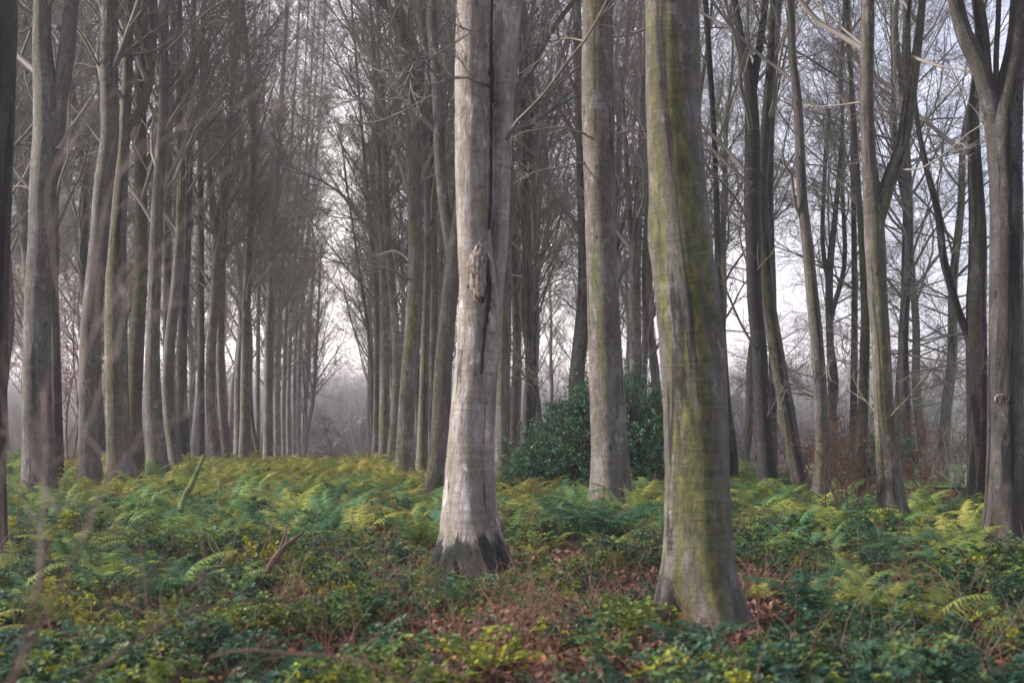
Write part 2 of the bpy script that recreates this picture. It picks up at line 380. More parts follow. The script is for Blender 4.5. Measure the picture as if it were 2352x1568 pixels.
# ------------------------------------------------------------------ trees
def props(o, moss=0., stain=0., tone=.85, foot=0.):
    o['moss'] = float(moss); o['stain'] = float(stain); o['tone'] = float(tone); o['foot'] = float(foot)
def extend(P, Htop, g):
    """carry a stem (x,y,z,r rows, bottom to top) up to Htop"""
    d = P[-1, :3] - P[-2, :3]; d = d / np.linalg.norm(d); p = P[-1].copy(); out = [P]
    rem = Htop - p[2]
    if rem < 1: return P
    n = max(3, int(rem / 1.3)); r0 = p[3]
    for i in range(n):
        d = d + np.array([g.normal() * .06, g.normal() * .06, .10]); d /= np.linalg.norm(d)
        p = p.copy(); p[:3] += d * rem / n; p[3] = r0 * (1 - .88 * ((i + 1) / n)) + .01; out.append(p[None])
    return np.concatenate(out)
def hero(name, label, D, pts, forks=(), brs=(), base_flare=.35, moss=0., stain=0., tone=.8, foot=0., Ht=20, hb=6.0, nb=16,
         seed=1, group='beech trees', lobes=5, k=(8, 8, 5), burl=False, flh=.28, low=0, fine=1.0):
    g = np.random.default_rng(seed * 7 + 3)
    bx = W(pts[-1][0], pts[-1][1], D)[0]; gb = float(gz(bx, D))
    rows = []
    drift = 0.0
    for (px, py, wd) in sorted(pts, key=lambda t: -t[1]):
        p = W(px, py, D); rows.append([p[0], D, p[2], wd * .5 * D / F])
    # foot: run down to the ground
    r0 = rows[0]
    rows = [r for r in rows if r[2] > gb + .02] or [r0]
    rows.insert(0, [rows[0][0] + (rows[0][0] - rows[min(1, len(rows) - 1)][0]) * .2, D, gb - .15, rows[0][3] * (1.0 if base_flare else 1.0)])
    if len(rows) > 2 and rows[1][2] - rows[0][2] < .12: rows[0][2] = gb - .3
    P = np.array(rows); P = P[np.argsort(P[:, 2])]
    dd = g.normal() * .015
    P[:, 1] += dd * (P[:, 2] - gb) ; P[:, 0] *= P[:, 1] / D
    sides = 40 if D < 18 else (24 if D < 26 else (14 if D < 45 else 9)); step = .07 if D < 18 else (.14 if D < 30 else .3)
    m = MB(); stems = []
    P = extend(P, Ht + gb, g); S = smooth_path(P, step); stem_tube(m, S[:, :3], S[:, 3], sides, g, base_flare, gb, lobes, .035, flh)
    stems.append(S)
    for fk in forks:
        rr = []
        for (px, py, wd) in fk:
            p = W(px, py, D); yy = D + dd * (p[2] - gb) + (.15 if D < 15 else 0); p = p * 1.0; rr.append([p[0] * yy / D, yy, p[2], wd * .5 * D / F])
        Q = extend(np.array(rr), (Ht - 1) + gb, g) if fk[-1][1] <= 5 else np.array(rr)
        Q = smooth_path(Q, step * 1.3); stem_tube(m, Q[:, :3], Q[:, 3], max(8, sides * 2 // 3), g, 0, None, 5, .03); stems.append(Q)
    t = thing(name, label, 'tree', (bx, D, gb), group)
    if tone < 1.2: tone = tone * (.68 if tone > .7 else .5) * (1.4 if 36 <= D and pts[-1][0] < 1100 else 1)
    o = m.build('trunk', BARK, t, 'bark', off=(bx, D, gb)); props(o, moss, stain, tone, foot)
    # crown
    c = MB(); first = True
    for S in stems:
        top = S[-1, 2]; h = S[:, 2] - gb
        lo = max(hb, h[0] + .6)
        if h[-1] < lo + 1: continue
        nn = max(3, int(nb * (h[-1] - lo) / (Ht - hb) * (1 if first else .8)))
        hh = lo + (h[-1] - lo) * ((np.arange(nn) + g.random(nn)) / nn) ** .9
        idx = np.clip(np.searchsorted(h, hh), 1, len(h) - 1)
        o_ = S[idx, :3]; az = np.cumsum(2.4 + g.normal(size=nn) * .5)
        an = np.radians((30 if D < 27 else 24) + 28 * g.random(nn))
        d = np.stack([np.cos(az) * np.sin(an), np.sin(az) * np.sin(an), np.cos(an)], -1)
        fr = (hh - lo) / (h[-1] - lo + 1e-6)
        l = (2.2 + 3.6 * g.random(nn)) * (1 - .55 * fr) ; r = np.clip(S[idx, 3] * (.28 + .25 * g.random(nn)), .012, .075)
        canopy(c, o_, d, l, r, g, k2=k[0], k3=k[1], k4=k[2], fine=fine)
        first = False
    for br in brs:                                                # limbs drawn after the photograph: (D offset at tip, [(px,py,w)...], bough count)
        off, bp, kk = br
        n_ = len(bp); rr = []
        for i, (px, py, wd) in enumerate(bp):
            Dz = D + off * i / (n_ - 1); p = W(px, py, Dz); rr.append([p[0], p[1], p[2], wd * (.36 if group == g3 else .42) * Dz / F])
        Q = smooth_path(np.array(rr), .22)
        l = np.array([np.linalg.norm(np.diff(Q[:, :3], axis=0), axis=1).sum()])
        V, q, A = tubes(Q[None, :, :3], Q[None, :, 3], 7); c.add(V, q, A=A)
        if kk:
            o2, d2, l2, par, tt = kids(Q[None, :, :3], l, kk, .15, 1.0, 25, 60, .18, .4, g)
            canopy(c, o2, d2, np.clip(l2, .3, 1.6), np.full(len(o2), .009), g, k2=4, k3=4, k4=3, fine=fine * .8, sides1=4)
    if low:                                                       # thin epicormic twigs low on the stem
        S = stems[0]; h = S[:, 2] - gb; hh = g.uniform(1.2, hb, low); idx = np.searchsorted(h, hh)
        az = g.random(low) * 6.28; d = np.stack([np.cos(az), np.sin(az), .5 + g.random(low) * .5], -1)
        canopy(c, S[idx, :3], d, g.uniform(.6, 1.8, low), np.full(low, .009), g, k2=4, k3=4, k4=3, fine=.8, sides1=4)
    if c.n:
        o = c.build('crown', BRANCH, t, off=(bx, D, gb))
    return t

HERO = []
def Hd(*a, **k): HERO.append((a, k))
g1 = 'tall beeches standing along the left side of the avenue'
g2 = 'tall beeches standing along the right side of the avenue'
g3 = 'beeches at the right edge of the wood'
bt = 'beech_tree'
# --- left row
Hd(bt, 'very dark mossy beech trunk cut by the left edge of the photo', 15, [(8, 0, 66), (0, 300, 62), (-12, 600, 66), (-22, 900, 72), (-32, 1150, 84)], stain=.5, moss=.3, tone=.45, Ht=17, hb=9.5, group=g1)
Hd(bt, 'thick grey beech near the left edge that forks high into two stems', 24.5, [(97, 0, 42), (97, 102, 46), (110, 285, 68), (98, 440, 62), (95, 564, 62), (87, 700, 62), (85, 837, 64), (86, 1000, 68), (88, 1110, 76), (86, 1160, 92)],
   forks=[[(118, 330, 40), (136, 230, 36), (150, 130, 38), (163, 0, 34)]], brs=[(1.5, [(132, 345, 14), (160, 300, 12), (195, 250, 10), (222, 205, 8)], 5)], moss=.12, tone=.85, hb=6.5, group=g1, low=4)
Hd(bt, 'dark slim beech half hidden behind the thick forked trunk at left', 30, [(165, 0, 14), (150, 200, 17), (130, 400, 20), (121, 564, 22), (127, 798, 24), (133, 1110, 28)], stain=.7, tone=.55, group=g1)
Hd(bt, 'straight pale-edged beech leaning gently right, second clear trunk from the left', 28, [(250, 0, 37), (250, 153, 43), (252, 306, 43), (237, 434, 45), (226, 564, 43), (214, 680, 45), (206, 798, 47), (205, 954, 48), (206, 1060, 52), (209, 1130, 62)], moss=.35, tone=.85, hb=7, group=g1)
Hd(bt, 'olive-stained beech with a mossy limb curving up to the right', 28.5, [(296, 0, 20), (293, 153, 24), (284, 330, 28), (276, 459, 34), (268, 564, 42), (266, 720, 50), (268, 876, 52), (271, 980, 53), (274, 1040, 56), (280, 1100, 66)],
   forks=[[(282, 330, 24), (292, 287, 26), (318, 262, 24), (338, 205, 22), (350, 110, 20), (354, 0, 16)]], moss=.75, hb=7, group=g1, base_flare=.5)
Hd(bt, 'bright moss-green beech trunk with a dark right side', 32, [(326, 0, 24), (323, 306, 28), (324, 612, 30), (317, 740, 32), (314, 798, 34), (309, 954, 33), (313, 1060, 38)], moss=1.5, stain=.25, tone=.75, group=g1)
Hd(bt, 'grey beech with a flared foot just right of the moss-green trunk', 31, [(377, 0, 22), (375, 255, 24), (362, 459, 26), (357, 612, 29), (353, 720, 30), (350, 837, 34), (353, 954, 40), (359, 1044, 46), (362, 1080, 54)], moss=.1, tone=.85, group=g1,
   brs=[(1, [(357, 470, 12), (372, 440, 12), (400, 415, 10), (425, 350, 8), (470, 260, 7), (540, 170, 5), (640, 60, 3)], 9)])
Hd(bt, 'dark slender beech close behind the grey flared beech', 42, [(400, 0, 12), (390, 300, 14), (383, 640, 18), (384, 900, 19), (385, 1050, 20)], stain=.5, tone=.55, group=g1)
Hd(bt, 'sinuous olive-grey beech whose trunk bends left in the middle', 34, [(411, 0, 15), (412, 204, 16), (416, 380, 18), (414, 510, 20), (412, 564, 22), (402, 681, 24), (389, 798, 26), (386, 915, 27), (394, 993, 28), (401, 1045, 29), (405, 1080, 33)], moss=.6, tone=.95, group=g1)
Hd(bt, 'dark straight beech right behind the sinuous trunk', 38, [(445, 0, 12), (437, 300, 16), (429, 564, 18), (417, 837, 24), (423, 1050, 26)], stain=.6, tone=.55, group=g1)
Hd(bt, 'thin blackish beech in the gap right of the sinuous trunk', 46, [(470, 0, 9), (460, 300, 12), (462, 564, 14), (462, 1050, 17)], stain=.7, tone=.5, group=g1)
Hd(bt, 'grey beech forked at mid height, left one of a touching pair', 44, [(490, 0, 9), (470, 200, 11), (480, 382, 13), (494, 520, 18), (497, 564, 20), (493, 700, 21), (485, 798, 22), (483, 915, 22), (490, 993, 24), (496, 1060, 28)], forks=[[(494, 540, 14), (506, 470, 14), (520, 400, 13), (530, 250, 11), (560, 0, 8)]], moss=.25, group=g1, base_flare=.45)
Hd(bt, 'grey beech curving out right at its foot, right one of a touching pair', 44.5, [(545, 0, 8), (528, 300, 11), (520, 408, 14), (512, 564, 16), (506, 759, 19), (509, 915, 20), (517, 1000, 21), (525, 1060, 25)], tone=.9, group=g1)
Hd(bt, 'dark-topped straight beech with warm light at its foot', 50, [(556, 0, 10), (580, 306, 15), (571, 564, 18), (565, 759, 20), (563, 954, 24), (562, 1060, 28)], moss=.15, tone=.85, group=g1)
Hd(bt, 'very thin leaning beech stem leaning left from the ferns in the left row', 52, [(560, 400, 4), (566, 800, 7), (577, 954, 9), (594, 1055, 11)], stain=.3, tone=.6, Ht=12, group=g1)
for i, (px, D, wd, tx, lab) in enumerate([
    (592, 66, 11, 600, 'slim hazy beech in the far left row, just right of the thin leaning stem'),
    (616, 60, 22, 640, 'stout hazy beech with an olive side in the far left row'),
    (637, 72, 15, 668, 'grey hazy beech of medium girth right of the stout olive one'),
    (652, 80, 9, 690, 'thin pale beech beside the medium hazy trunk in the far left row'),
    (663, 86, 10, 704, 'thin darker beech, fifth from the end of the far left row'),
    (676, 92, 9, 716, 'thin beech pair member, left stem near the end of the left row'),
    (687, 95, 10, 730, 'thin beech pair member, right stem near the end of the left row')]):
    Hd(bt, lab, D, [(tx + 20, 0, wd * .35), (tx, 330, wd * .55), (px + (tx - px) * .25, 640, wd * .8), (px, 900, wd), (px, 1060, wd * 1.15)], seed=40 + i, moss=.2 if i == 1 else .05, tone=.95, group=g1, Ht=24, hb=8)
Hd(bt, 'last small beech of the left row, forked low and leaning into the gap', 98, [(738, 560, 4), (733, 681, 5), (727, 798, 7), (720, 915, 8), (704, 1000, 9), (701, 1060, 11)], forks=[[(703, 1000, 6), (700, 900, 5), (690, 760, 4)]], tone=.8, group=g1, Ht=13, hb=3.5)
# --- right row of the avenue
Hd(bt, 'twin-stemmed silver beech in the centre with a torn bark scar', 13.8, [(1086, 0, 77), (1083, 200, 76), (1085, 400, 78), (1091, 560, 82), (1097, 640, 88), (1099, 700, 94), (1097, 800, 98), (1090, 900, 100), (1083, 1000, 103), (1079, 1100, 110), (1077, 1200, 120), (1079, 1270, 136), (1080, 1330, 150)],
   forks=[[(1116, 860, 36), (1124, 780, 44), (1131, 700, 44), (1145, 560, 43), (1152, 400, 43), (1157, 200, 52), (1169, 0, 62)]],
   brs=[(-.9, [(1163, 321, 12), (1186, 280, 9), (1247, 219, 8), (1298, 148, 7), (1344, 92, 7), (1374, 41, 6), (1395, 0, 6)], 5),
        (-1.2, [(1117, 194, 9), (1095, 188, 7), (1073, 178, 6), (1043, 181, 5), (1002, 176, 5), (975, 140, 4), (940, 150, 3), (900, 190, 2)], 8),
        (-1.0, [(1118, 110, 7), (1100, 60, 5), (1060, 90, 4), (1010, 120, 4), (930, 170, 2.5), (820, 230, 1.5)], 7)],
   moss=.0, stain=.05, tone=1.75, foot=1.0, base_flare=1.0, lobes=5, Ht=20, hb=7.5, seed=3, group=g2, flh=.2)
Hd(bt, 'slim beech seen just right behind the twin-stemmed silver beech', 30, [(1163, 400, 30), (1160, 600, 30), (1156, 760, 31), (1154, 900, 34), (1153, 1050, 38), (1153, 1110, 44)],
   forks=[[(1163, 420, 18), (1178, 260, 16), (1190, 200, 15), (1227, 148, 14), (1262, 76, 13), (1318, 0, 12)]], moss=.35, tone=.95, group=g2, hb=6.5)
Hd(bt, 'forked tan beech with a dark cracked foot, left behind the silver beech', 24.7, [(1085, 0, 22), (1075, 250, 26), (1055, 450, 30), (1042, 590, 38), (1030, 700, 40), (1018, 837, 41), (1013, 954, 43), (1006, 1040, 44), (1000, 1110, 46), (1000, 1160, 56)],
   forks=[[(1034, 640, 20), (1032, 570, 24), (1024, 510, 25), (1011, 384, 26), (1006, 240, 25), (994, 96, 22), (991, 0, 20)]],
   brs=[(1.5, [(1004, 215, 8), (985, 222, 7), (938, 250, 6), (871, 278, 5), (794, 286, 4), (746, 278, 3), (679, 278, 2)], 12)], moss=.3, tone=.95, foot=.6, group=g2, hb=6.5)
Hd(bt, 'stout tan beech leaning right, brightest of the right row behind', 31, [(915, 0, 16), (933, 120, 24), (945, 240, 30), (950, 384, 34), (955, 564, 34), (952, 681, 35), (945, 798, 38), (935, 915, 38), (929, 1032, 40), (931, 1110, 50)],
   forks=[[(948, 270, 20), (964, 200, 20), (968, 150, 20), (940, 80, 18), (905, 28, 17), (880, 0, 16)]],
   brs=[(2, [(940, 600, 8), (925, 585, 7), (899, 576, 5), (860, 590, 3)], 4), (-2, [(936, 640, 7), (905, 622, 6), (876, 615, 6), (817, 607, 5), (759, 597, 4), (720, 576, 2)], 9),
        (1, [(960, 420, 8), (990, 405, 7), (1010, 385, 5)], 2)], moss=.35, tone=1.1, group=g2, hb=5.5, low=3)
Hd(bt, 'slender pale beech bowed slightly right beside the stout tan one', 38, [(866, 0, 9), (878, 250, 12), (885, 420, 16), (891, 564, 18), (902, 681, 20), (910, 798, 20), (910, 915, 20), (900, 1032, 20), (895, 1090, 24)], tone=1.1, group=g2, hb=5)
Hd(bt, 'ochre-brown beech in the right row, broader than its pale neighbours', 42, [(850, 0, 8), (866, 250, 12), (876, 450, 17), (881, 564, 20), (884, 681, 22), (884, 900, 23), (882, 1060, 26)], moss=.35, tone=.9, group=g2, hb=5.5)
Hd(bt, 'thin grey beech forming the inner edge of the right row', 48, [(815, 100, 5), (840, 400, 8), (855, 560, 11), (865, 681, 13), (864, 900, 13), (862, 1060, 15)], tone=1.0, group=g2, hb=5)
Hd(bt, 'thin crooked beech leaning left over the avenue gap', 58, [(800, 450, 4), (822, 600, 6), (840, 720, 8), (853, 850, 9), (856, 1050, 11)], tone=.9, group=g2, Ht=15, hb=3.6)
Hd(bt, 'olive-streaked beech between the stout tan beech and the forked one', 33, [(972, 0, 10), (976, 300, 13), (982, 480, 15), (981, 640, 17), (976, 798, 20), (972, 954, 23), (968, 1095, 26)], moss=.7, tone=1.0, group=g2, hb=5.5)
Hd(bt, 'dark ringed beech squeezed left of the forked tan trunk', 36, [(985, 200, 12), (992, 450, 18), (996, 640, 21), (995, 760, 20), (993, 900, 19), (992, 1080, 21)], stain=.6, tone=.75, group=g2, hb=5.5)
# --- big right trunks
Hd(bt, 'large straight purple-grey beech in front of the holly bush', 22.7, [(1373, 0, 69), (1372, 200, 74), (1377, 400, 72), (1381, 560, 72), (1386, 700, 73), (1390, 800, 75), (1394, 900, 78), (1398, 1000, 82), (1402, 1080, 86), (1405, 1150, 90)],
   brs=[(-.6, [(1345, 306, 9), (1330, 304, 8), (1298, 293, 7), (1247, 296, 7), (1205, 303, 5), (1183, 311, 3)], 4), (-.6, [(1345, 374, 8), (1320, 376, 6), (1290, 384, 6), (1247, 390, 5), (1206, 405, 4), (1180, 423, 2)], 4),
        (.8, [(1345, 95, 8), (1330, 92, 7), (1290, 90, 6), (1250, 130, 5), (1195, 170, 3)], 4), (.5, [(1405, 85, 8), (1450, 80, 7), (1490, 62, 6)], 4), (.7, [(1410, 310, 6), (1450, 300, 5), (1520, 300, 4)], 5)],
   moss=.35, stain=.12, tone=.95, base_flare=.42, seed=9, group=g3, hb=8, low=0)
Hd(bt, 'nearest thick beech streaked yellow-green with one long root', 11.05, [(1543, 0, 126), (1545, 150, 128), (1549, 300, 128), (1562, 500, 136), (1581, 700, 149), (1597, 900, 148), (1603, 1100, 145), (1605, 1200, 150), (1606, 1290, 156), (1608, 1370, 166)],
   moss=.85, stain=.12, tone=.85, base_flare=.75, lobes=4, Ht=19, hb=8.5, seed=12, group=g3, flh=.22)
Hd(bt, 'pale beech with a long black rotten scar down its right side', 26, [(1690, 0, 16), (1702, 77, 20), (1722, 178, 28), (1728, 306, 36), (1727, 459, 38), (1730, 564, 36), (1734, 699, 34), (1743, 789, 36), (1750, 924, 37), (1758, 1040, 40), (1766, 1135, 52)],
   forks=[[(1727, 230, 18), (1736, 150, 18), (1750, 60, 17), (1757, 0, 15)]], brs=[(-1, [(1735, 800, 9), (1700, 740, 8), (1665, 660, 7), (1650, 640, 4)], 5), (-1.4, [(1722, 520, 10), (1700, 470, 9), (1660, 420, 8), (1615, 370, 6)], 6)], stain=1.5, moss=.1, tone=1.15, group=g3, seed=15, hb=5.5, low=4)
Hd(bt, 'smooth dark olive beech leaning left, its foot set to the right', 26.5, [(1775, 0, 14), (1762, 250, 22), (1750, 440, 28), (1752, 540, 31), (1766, 699, 33), (1780, 789, 35), (1803, 924, 38), (1818, 1020, 40), (1836, 1110, 42), (1842, 1150, 50)], moss=.5, stain=.3, tone=.7, group=g3, seed=16, hb=5.5, low=3)
Hd(bt, 'dark upright beech rising behind the pair with the black scar', 33, [(1790, 0, 15), (1772, 250, 18), (1768, 459, 17), (1775, 700, 18), (1775, 1000, 20), (1778, 1120, 22)], stain=.4, tone=.6, group=g3, seed=17, hb=5)
Hd(bt, 'grey knotty beech leaning left with a dead snag on its upper stem', 23.5, [(1815, 0, 18), (1820, 128, 19), (1832, 230, 21), (1838, 357, 23), (1843, 459, 24), (1855, 564, 26), (1868, 699, 29), (1877, 789, 29), (1885, 924, 32), (1888, 1059, 33), (1884, 1165, 42)],
   brs=[(-.3, [(1838, 500, 11), (1826, 470, 10), (1818, 400, 9), (1803, 380, 8), (1797, 342, 5)], 0)], moss=.05, tone=.8, group=g3, seed=18, hb=6, low=5)
Hd(bt, 'slim forked beech behind the knotty leaning one', 36, [(1935, 300, 9), (1918, 500, 13), (1905, 640, 18), (1908, 834, 17), (1912, 960, 16), (1914, 1090, 17)], forks=[[(1905, 660, 11), (1890, 560, 11), (1893, 420, 9), (1905, 250, 8)]], tone=.7, group=g3, seed=19, hb=4.5, low=4)
Hd(bt, 'thin dark beech, left one of two close stems before the dark holly', 38, [(1950, 0, 8), (1958, 300, 10), (1962, 564, 13), (1963, 699, 15), (1960, 969, 17), (1956, 1090, 20)], stain=.4, tone=.6, group=g3, seed=20, hb=4.5, low=4)
Hd(bt, 'dark mossy beech, right one of two close stems before the dark holly', 28, [(1945, 0, 9), (1960, 255, 12), (1970, 408, 13), (1980, 561, 16), (1987, 699, 20), (1986, 834, 23), (1981, 969, 25), (1977, 1059, 27), (1979, 1140, 32)], stain=.35, moss=.5, tone=.65, group=g3, seed=21, hb=4.5, low=5)
Hd(bt, 'wide Y-forked tan beech standing right with a green stripe', 20.5, [(1993, 0, 32), (1991, 204, 31), (1996, 357, 33), (2005, 470, 44), (2010, 564, 47), (2017, 699, 44), (2024, 789, 42), (2029, 924, 46), (2040, 1059, 53), (2045, 1140, 58), (2048, 1200, 66)],
   forks=[[(2014, 520, 32), (2036, 434, 36), (2058, 375, 34), (2072, 332, 33), (2093, 204, 29), (2110, 90, 20), (2119, 0, 17)], [(2088, 235, 13), (2087, 140, 12), (2090, 0, 9)]],
   brs=[(1.2, [(1985, 232, 6), (1940, 240, 5), (1880, 245, 5), (1850, 240, 3)], 3), (-1.5, [(2065, 390, 8), (2120, 385, 6), (2180, 345, 5), (2250, 290, 4), (2340, 275, 3)], 8),
        (-1.2, [(2095, 130, 12), (2150, 150, 9), (2230, 165, 6), (2300, 190, 2)], 3), (1.0, [(1990, 110, 11), (1930, 60, 7), (1880, 10, 4), (1840, -40, 2)], 4)], moss=.45, stain=.15, tone=.85, base_flare=.5, group=g3, seed=22, hb=6.2, low=3)
Hd(bt, 'dark double beech trunk with a thin side stem rising to the left', 22.5, [(2245, 0, 18), (2250, 100, 22), (2236, 255, 26), (2238, 357, 32), (2245, 510, 40), (2245, 620, 43), (2242, 699, 46), (2243, 834, 48), (2246, 1014, 46), (2247, 1120, 46), (2248, 1170, 54)],
   forks=[[(2232, 800, 20), (2222, 765, 20), (2200, 712, 19), (2177, 631, 19), (2166, 584, 18), (2154, 484, 17), (2128, 382, 14), (2108, 280, 12), (2100, 180, 10), (2110, 60, 8), (2120, 0, 7)]], stain=.45, moss=.25, tone=.62, group=g3, seed=23, hb=5, low=5)
Hd(bt, 'broad brown beech at the right edge splitting into heavy limbs', 16.8, [(2342, 0, 42), (2334, 102, 48), (2318, 210, 66), (2308, 306, 80), (2311, 420, 74), (2312, 510, 73), (2312, 620, 73), (2312, 760, 75), (2310, 900, 77), (2310, 1014, 79), (2311, 1120, 86), (2313, 1215, 96)],
   forks=[[(2290, 330, 46), (2276, 240, 46), (2252, 153, 44), (2216, 77, 40), (2196, 0, 36)], [(2284, 250, 22), (2268, 160, 22), (2261, 77, 22), (2249, 0, 21)], [(2290, 240, 14), (2288, 130, 13), (2294, 0, 12)]],
   stain=.2, moss=.05, tone=.65, base_flare=.4, group=g3, seed=24, hb=7, low=2)
Hd(bt, 'dark bent beech leaning away just right of the nearest thick trunk', 28, [(1640, 300, 12), (1650, 600, 16), (1662, 820, 18), (1672, 940, 18), (1684, 1030, 19), (1702, 1140, 24)], stain=.5, tone=.5, group=g3, seed=25, hb=5)
Hd(bt, 'pale beech forked above the holly bush right of the purple-grey trunk', 35, [(1478, 200, 10), (1470, 420, 18), (1460, 560, 26), (1458, 700, 28), (1460, 850, 28), (1465, 1100, 32)], forks=[[(1460, 600, 16), (1445, 500, 14), (1438, 350, 11), (1425, 150, 8)]], moss=.3, tone=.9, group=g3, seed=26, hb=5)
HEROT = []
for i, (a, k) in enumerate(HERO):
    k.setdefault('seed', 60 + i)
    D = a[2]
    if D >= 40: k.setdefault('k', (9, 8, 5)); k.setdefault('fine', 1.2); k.setdefault('nb', 31); k.setdefault('hb', 5)
    elif a[1] and k.get('group') == g3 and D < 24: k.setdefault('nb', 15)
    elif D > 25: k.setdefault('nb', 33 if a[3][0][0] < 1100 else 20); k.setdefault('hb', 5.2)
    k.setdefault('Ht', 21)
    HEROT.append(hero(*a, **k))

# woodland trees further back, shared meshes
def generic(seed, Ht, r, hb, nb, fork, spray=False):
    g = np.random.default_rng(seed); m = MB()
    n = 9; z = np.linspace(-.3, Ht, n); P = np.zeros((n, 4)); P[:, 2] = z
    P[:, 0] = np.cumsum(g.normal(size=n) * .13); P[:, 1] = np.cumsum(g.normal(size=n) * .13); P[:, :2] -= P[0, :2]
    P[:, 3] = r * (1 - .9 * np.clip(z / Ht, 0, 1) ** 1.2) + .012
    S = smooth_path(P, .5); stem_tube(m, S[:, :3], S[:, 3], 9, g, .3, 0.0, 5, .04)
    stems = [S]
    if fork:
        i = int(len(S) * g.uniform(.28, .45)); a = g.random() * 6.28; q = S[i].copy(); rows = [q * [1, 1, 1, .6]]; d = np.array([math.cos(a) * .35, math.sin(a) * .35, 1.0])
        rem = Ht - q[2] - 1
        for j in range(6):
            d = norm(d + np.array([0, 0, .12]) + g.normal(size=3) * .07); q = q.copy(); q[:3] += d * rem / 6; q[3] = S[i, 3] * .62 * (1 - .85 * (j + 1) / 6) + .01; rows.append(q)
        Q = smooth_path(np.array(rows), .5); stem_tube(m, Q[:, :3], Q[:, 3], 8, g, 0, None); stems.append(Q)
    c = MB()
    for S in stems:
        h = S[:, 2]; lo = max(hb, h[0] + .5); nn = max(4, int(nb * (h[-1] - lo) / (Ht - hb)))
        hh = lo + (h[-1] - lo) * (np.arange(nn) + g.random(nn)) / nn; idx = np.clip(np.searchsorted(h, hh), 1, len(h) - 1)
        az = np.cumsum(2.4 + g.normal(size=nn) * .5); an = np.radians(24 + 28 * g.random(nn))
        d = np.stack([np.cos(az) * np.sin(an), np.sin(az) * np.sin(an), np.cos(an)], -1); fr = (hh - lo) / (h[-1] - lo)
        canopy(c, S[idx, :3], d, (2.8 + 4.4 * g.random(nn)) * (1 - .5 * fr), np.clip(S[idx, 3] * .36, .012, .055), g, k2=8, k3=8, k4=4, fine=1.1, sides1=5)
        if spray:
            k_ = 16; hh = g.uniform(2.2, 9, k_); hh = hh[hh < h[-1]]; hh = hh[hh > h[0]]; k_ = len(hh); idx = np.clip(np.searchsorted(h, hh), 1, len(h) - 1)
            az = g.random(k_) * 6.28; d = np.stack([np.cos(az), np.sin(az), g.uniform(.05, .5, k_)], -1)
            if k_: canopy(c, S[idx, :3], d, g.uniform(2.2, 4.6, k_), np.full(k_, .028), g, trop1=.01, k2=11, k3=9, k4=4, fine=1.0, droop=.035, sides1=5)
    a = m.build('trunk', BARK, False, 'bark'); b = c.build('crown', BRANCH, False)
    return a.data, b.data
GEN = [generic(200 + i, [20, 21, 19, 22, 18, 20][i], [.19, .22, .15, .24, .14, .20][i], [5, 6, 4.5, 6, 4, 5.5][i], 26, i % 2 == 0) for i in range(6)]
GEN += [generic(230 + i, [15, 13, 16][i], [.13, .10, .15][i], 5, 14, False, True) for i in range(3)]
placed = [(o.location.x, o.location.y) for o in HEROT]
def far_tree(x, y, gi, s, rz, label, group, moss, stain, tone, name='beech_tree'):
    z = float(gz(x, y)); t = thing(name, label, 'tree', (x, y, z), group); t.rotation_euler = (R(random.uniform(-2.5, 2.5)), R(random.uniform(-2.5, 2.5)), rz); t.scale = (s, s, s)
    for nm, me in zip(('trunk', 'crown'), GEN[gi]):
        o = bpy.data.objects.new(nm, me); C.objects.link(o); o.parent = t
        if nm == 'trunk': props(o, moss, stain, tone)
    return t
def fill(n, cond, xr, yr, sep, label, group, tone, tries=6000):
    k = 0
    for _ in range(tries):
        if k >= n: break
        y = random.uniform(*yr); x = random.uniform(*xr)
        if not cond(x, y): continue
        if any((x - a) ** 2 + (y - b) ** 2 < sep * sep for a, b in placed): continue
        placed.append((x, y)); k += 1
        far_tree(x, y, random.randrange(6), random.uniform(.85, 1.15), random.random() * 6.28, label, group, random.choice([0, .1, .3, .6, .9]), random.choice([0, .2, .5]), tone * random.uniform(.5, .95))
    return k
lx = lambda y: -9.6 - .125 * (y - 25)
rx = lambda y: -1.9 - .125 * (y - 30)
n1 = fill(12, lambda x, y: x > -.40 * y and x < lx(y) - .8, (-40, 0), (31, 50), 2.2, 'slim dark beech crowded in the front of the left wood, behind the row', 'slim beeches in the front of the left wood', .75)
n2 = fill(34, lambda x, y: x > -.40 * y and x < lx(y) - 1.0, (-46, 0), (50, 115), 2.7, 'thin bare tree deep in the dense left wood', 'thin trees deep in the left wood', .8)
n3 = fill(15, lambda x, y: rx(y) + 1 < x < .150 * y and not (x > .02 * y - 1 and x < .11 * y + 1 and y < 36), (-8, 16), (36, 55), 2.3, 'slim forked beech in the wood behind the holly bush', 'slim beeches behind the holly bush', .85)
n4 = fill(20, lambda x, y: rx(y) + 2.2 < x < .145 * y, (-14, 20), (55, 110), 2.8, 'thin distant bare tree in the middle of the wood', 'distant trees in the middle of the wood', .85)
n5 = fill(1, lambda x, y: .145 * y < x < .38 * y and y > 31, (4, 22), (31, 50), 2.6, 'lone slim bare tree by the field on the right', 'slim bare trees by the field', .7)
for i, (px, D, gi, s_) in enumerate([(2085, 34, 6, 1), (1925, 41, 7, 1), (2165, 39, 8, 1), (1700, 40, 6, .9),  (2120, 52, 8, 1.2), (1240, 38, 7, 1)]):
    labs = ['slender tree with level twig sprays right of the Y-forked beech', 'slender tree with level twig sprays right of the knotty beech', 'slender tree with fine sprays left of the dark double trunk', 'slender tree with level sprays in the gap right of the nearest trunk',
            'farthest spray-twigged tree between the Y-forked and the double beech',
            'thin tree with level twigs above the left side of the holly bush']
    far_tree(xat(px, D), D, gi, s_, i * 1.7, labs[i], 'slender trees with level twig sprays', .3, .3, .7)
print('fill', n1, n2, n3, n4, n5)
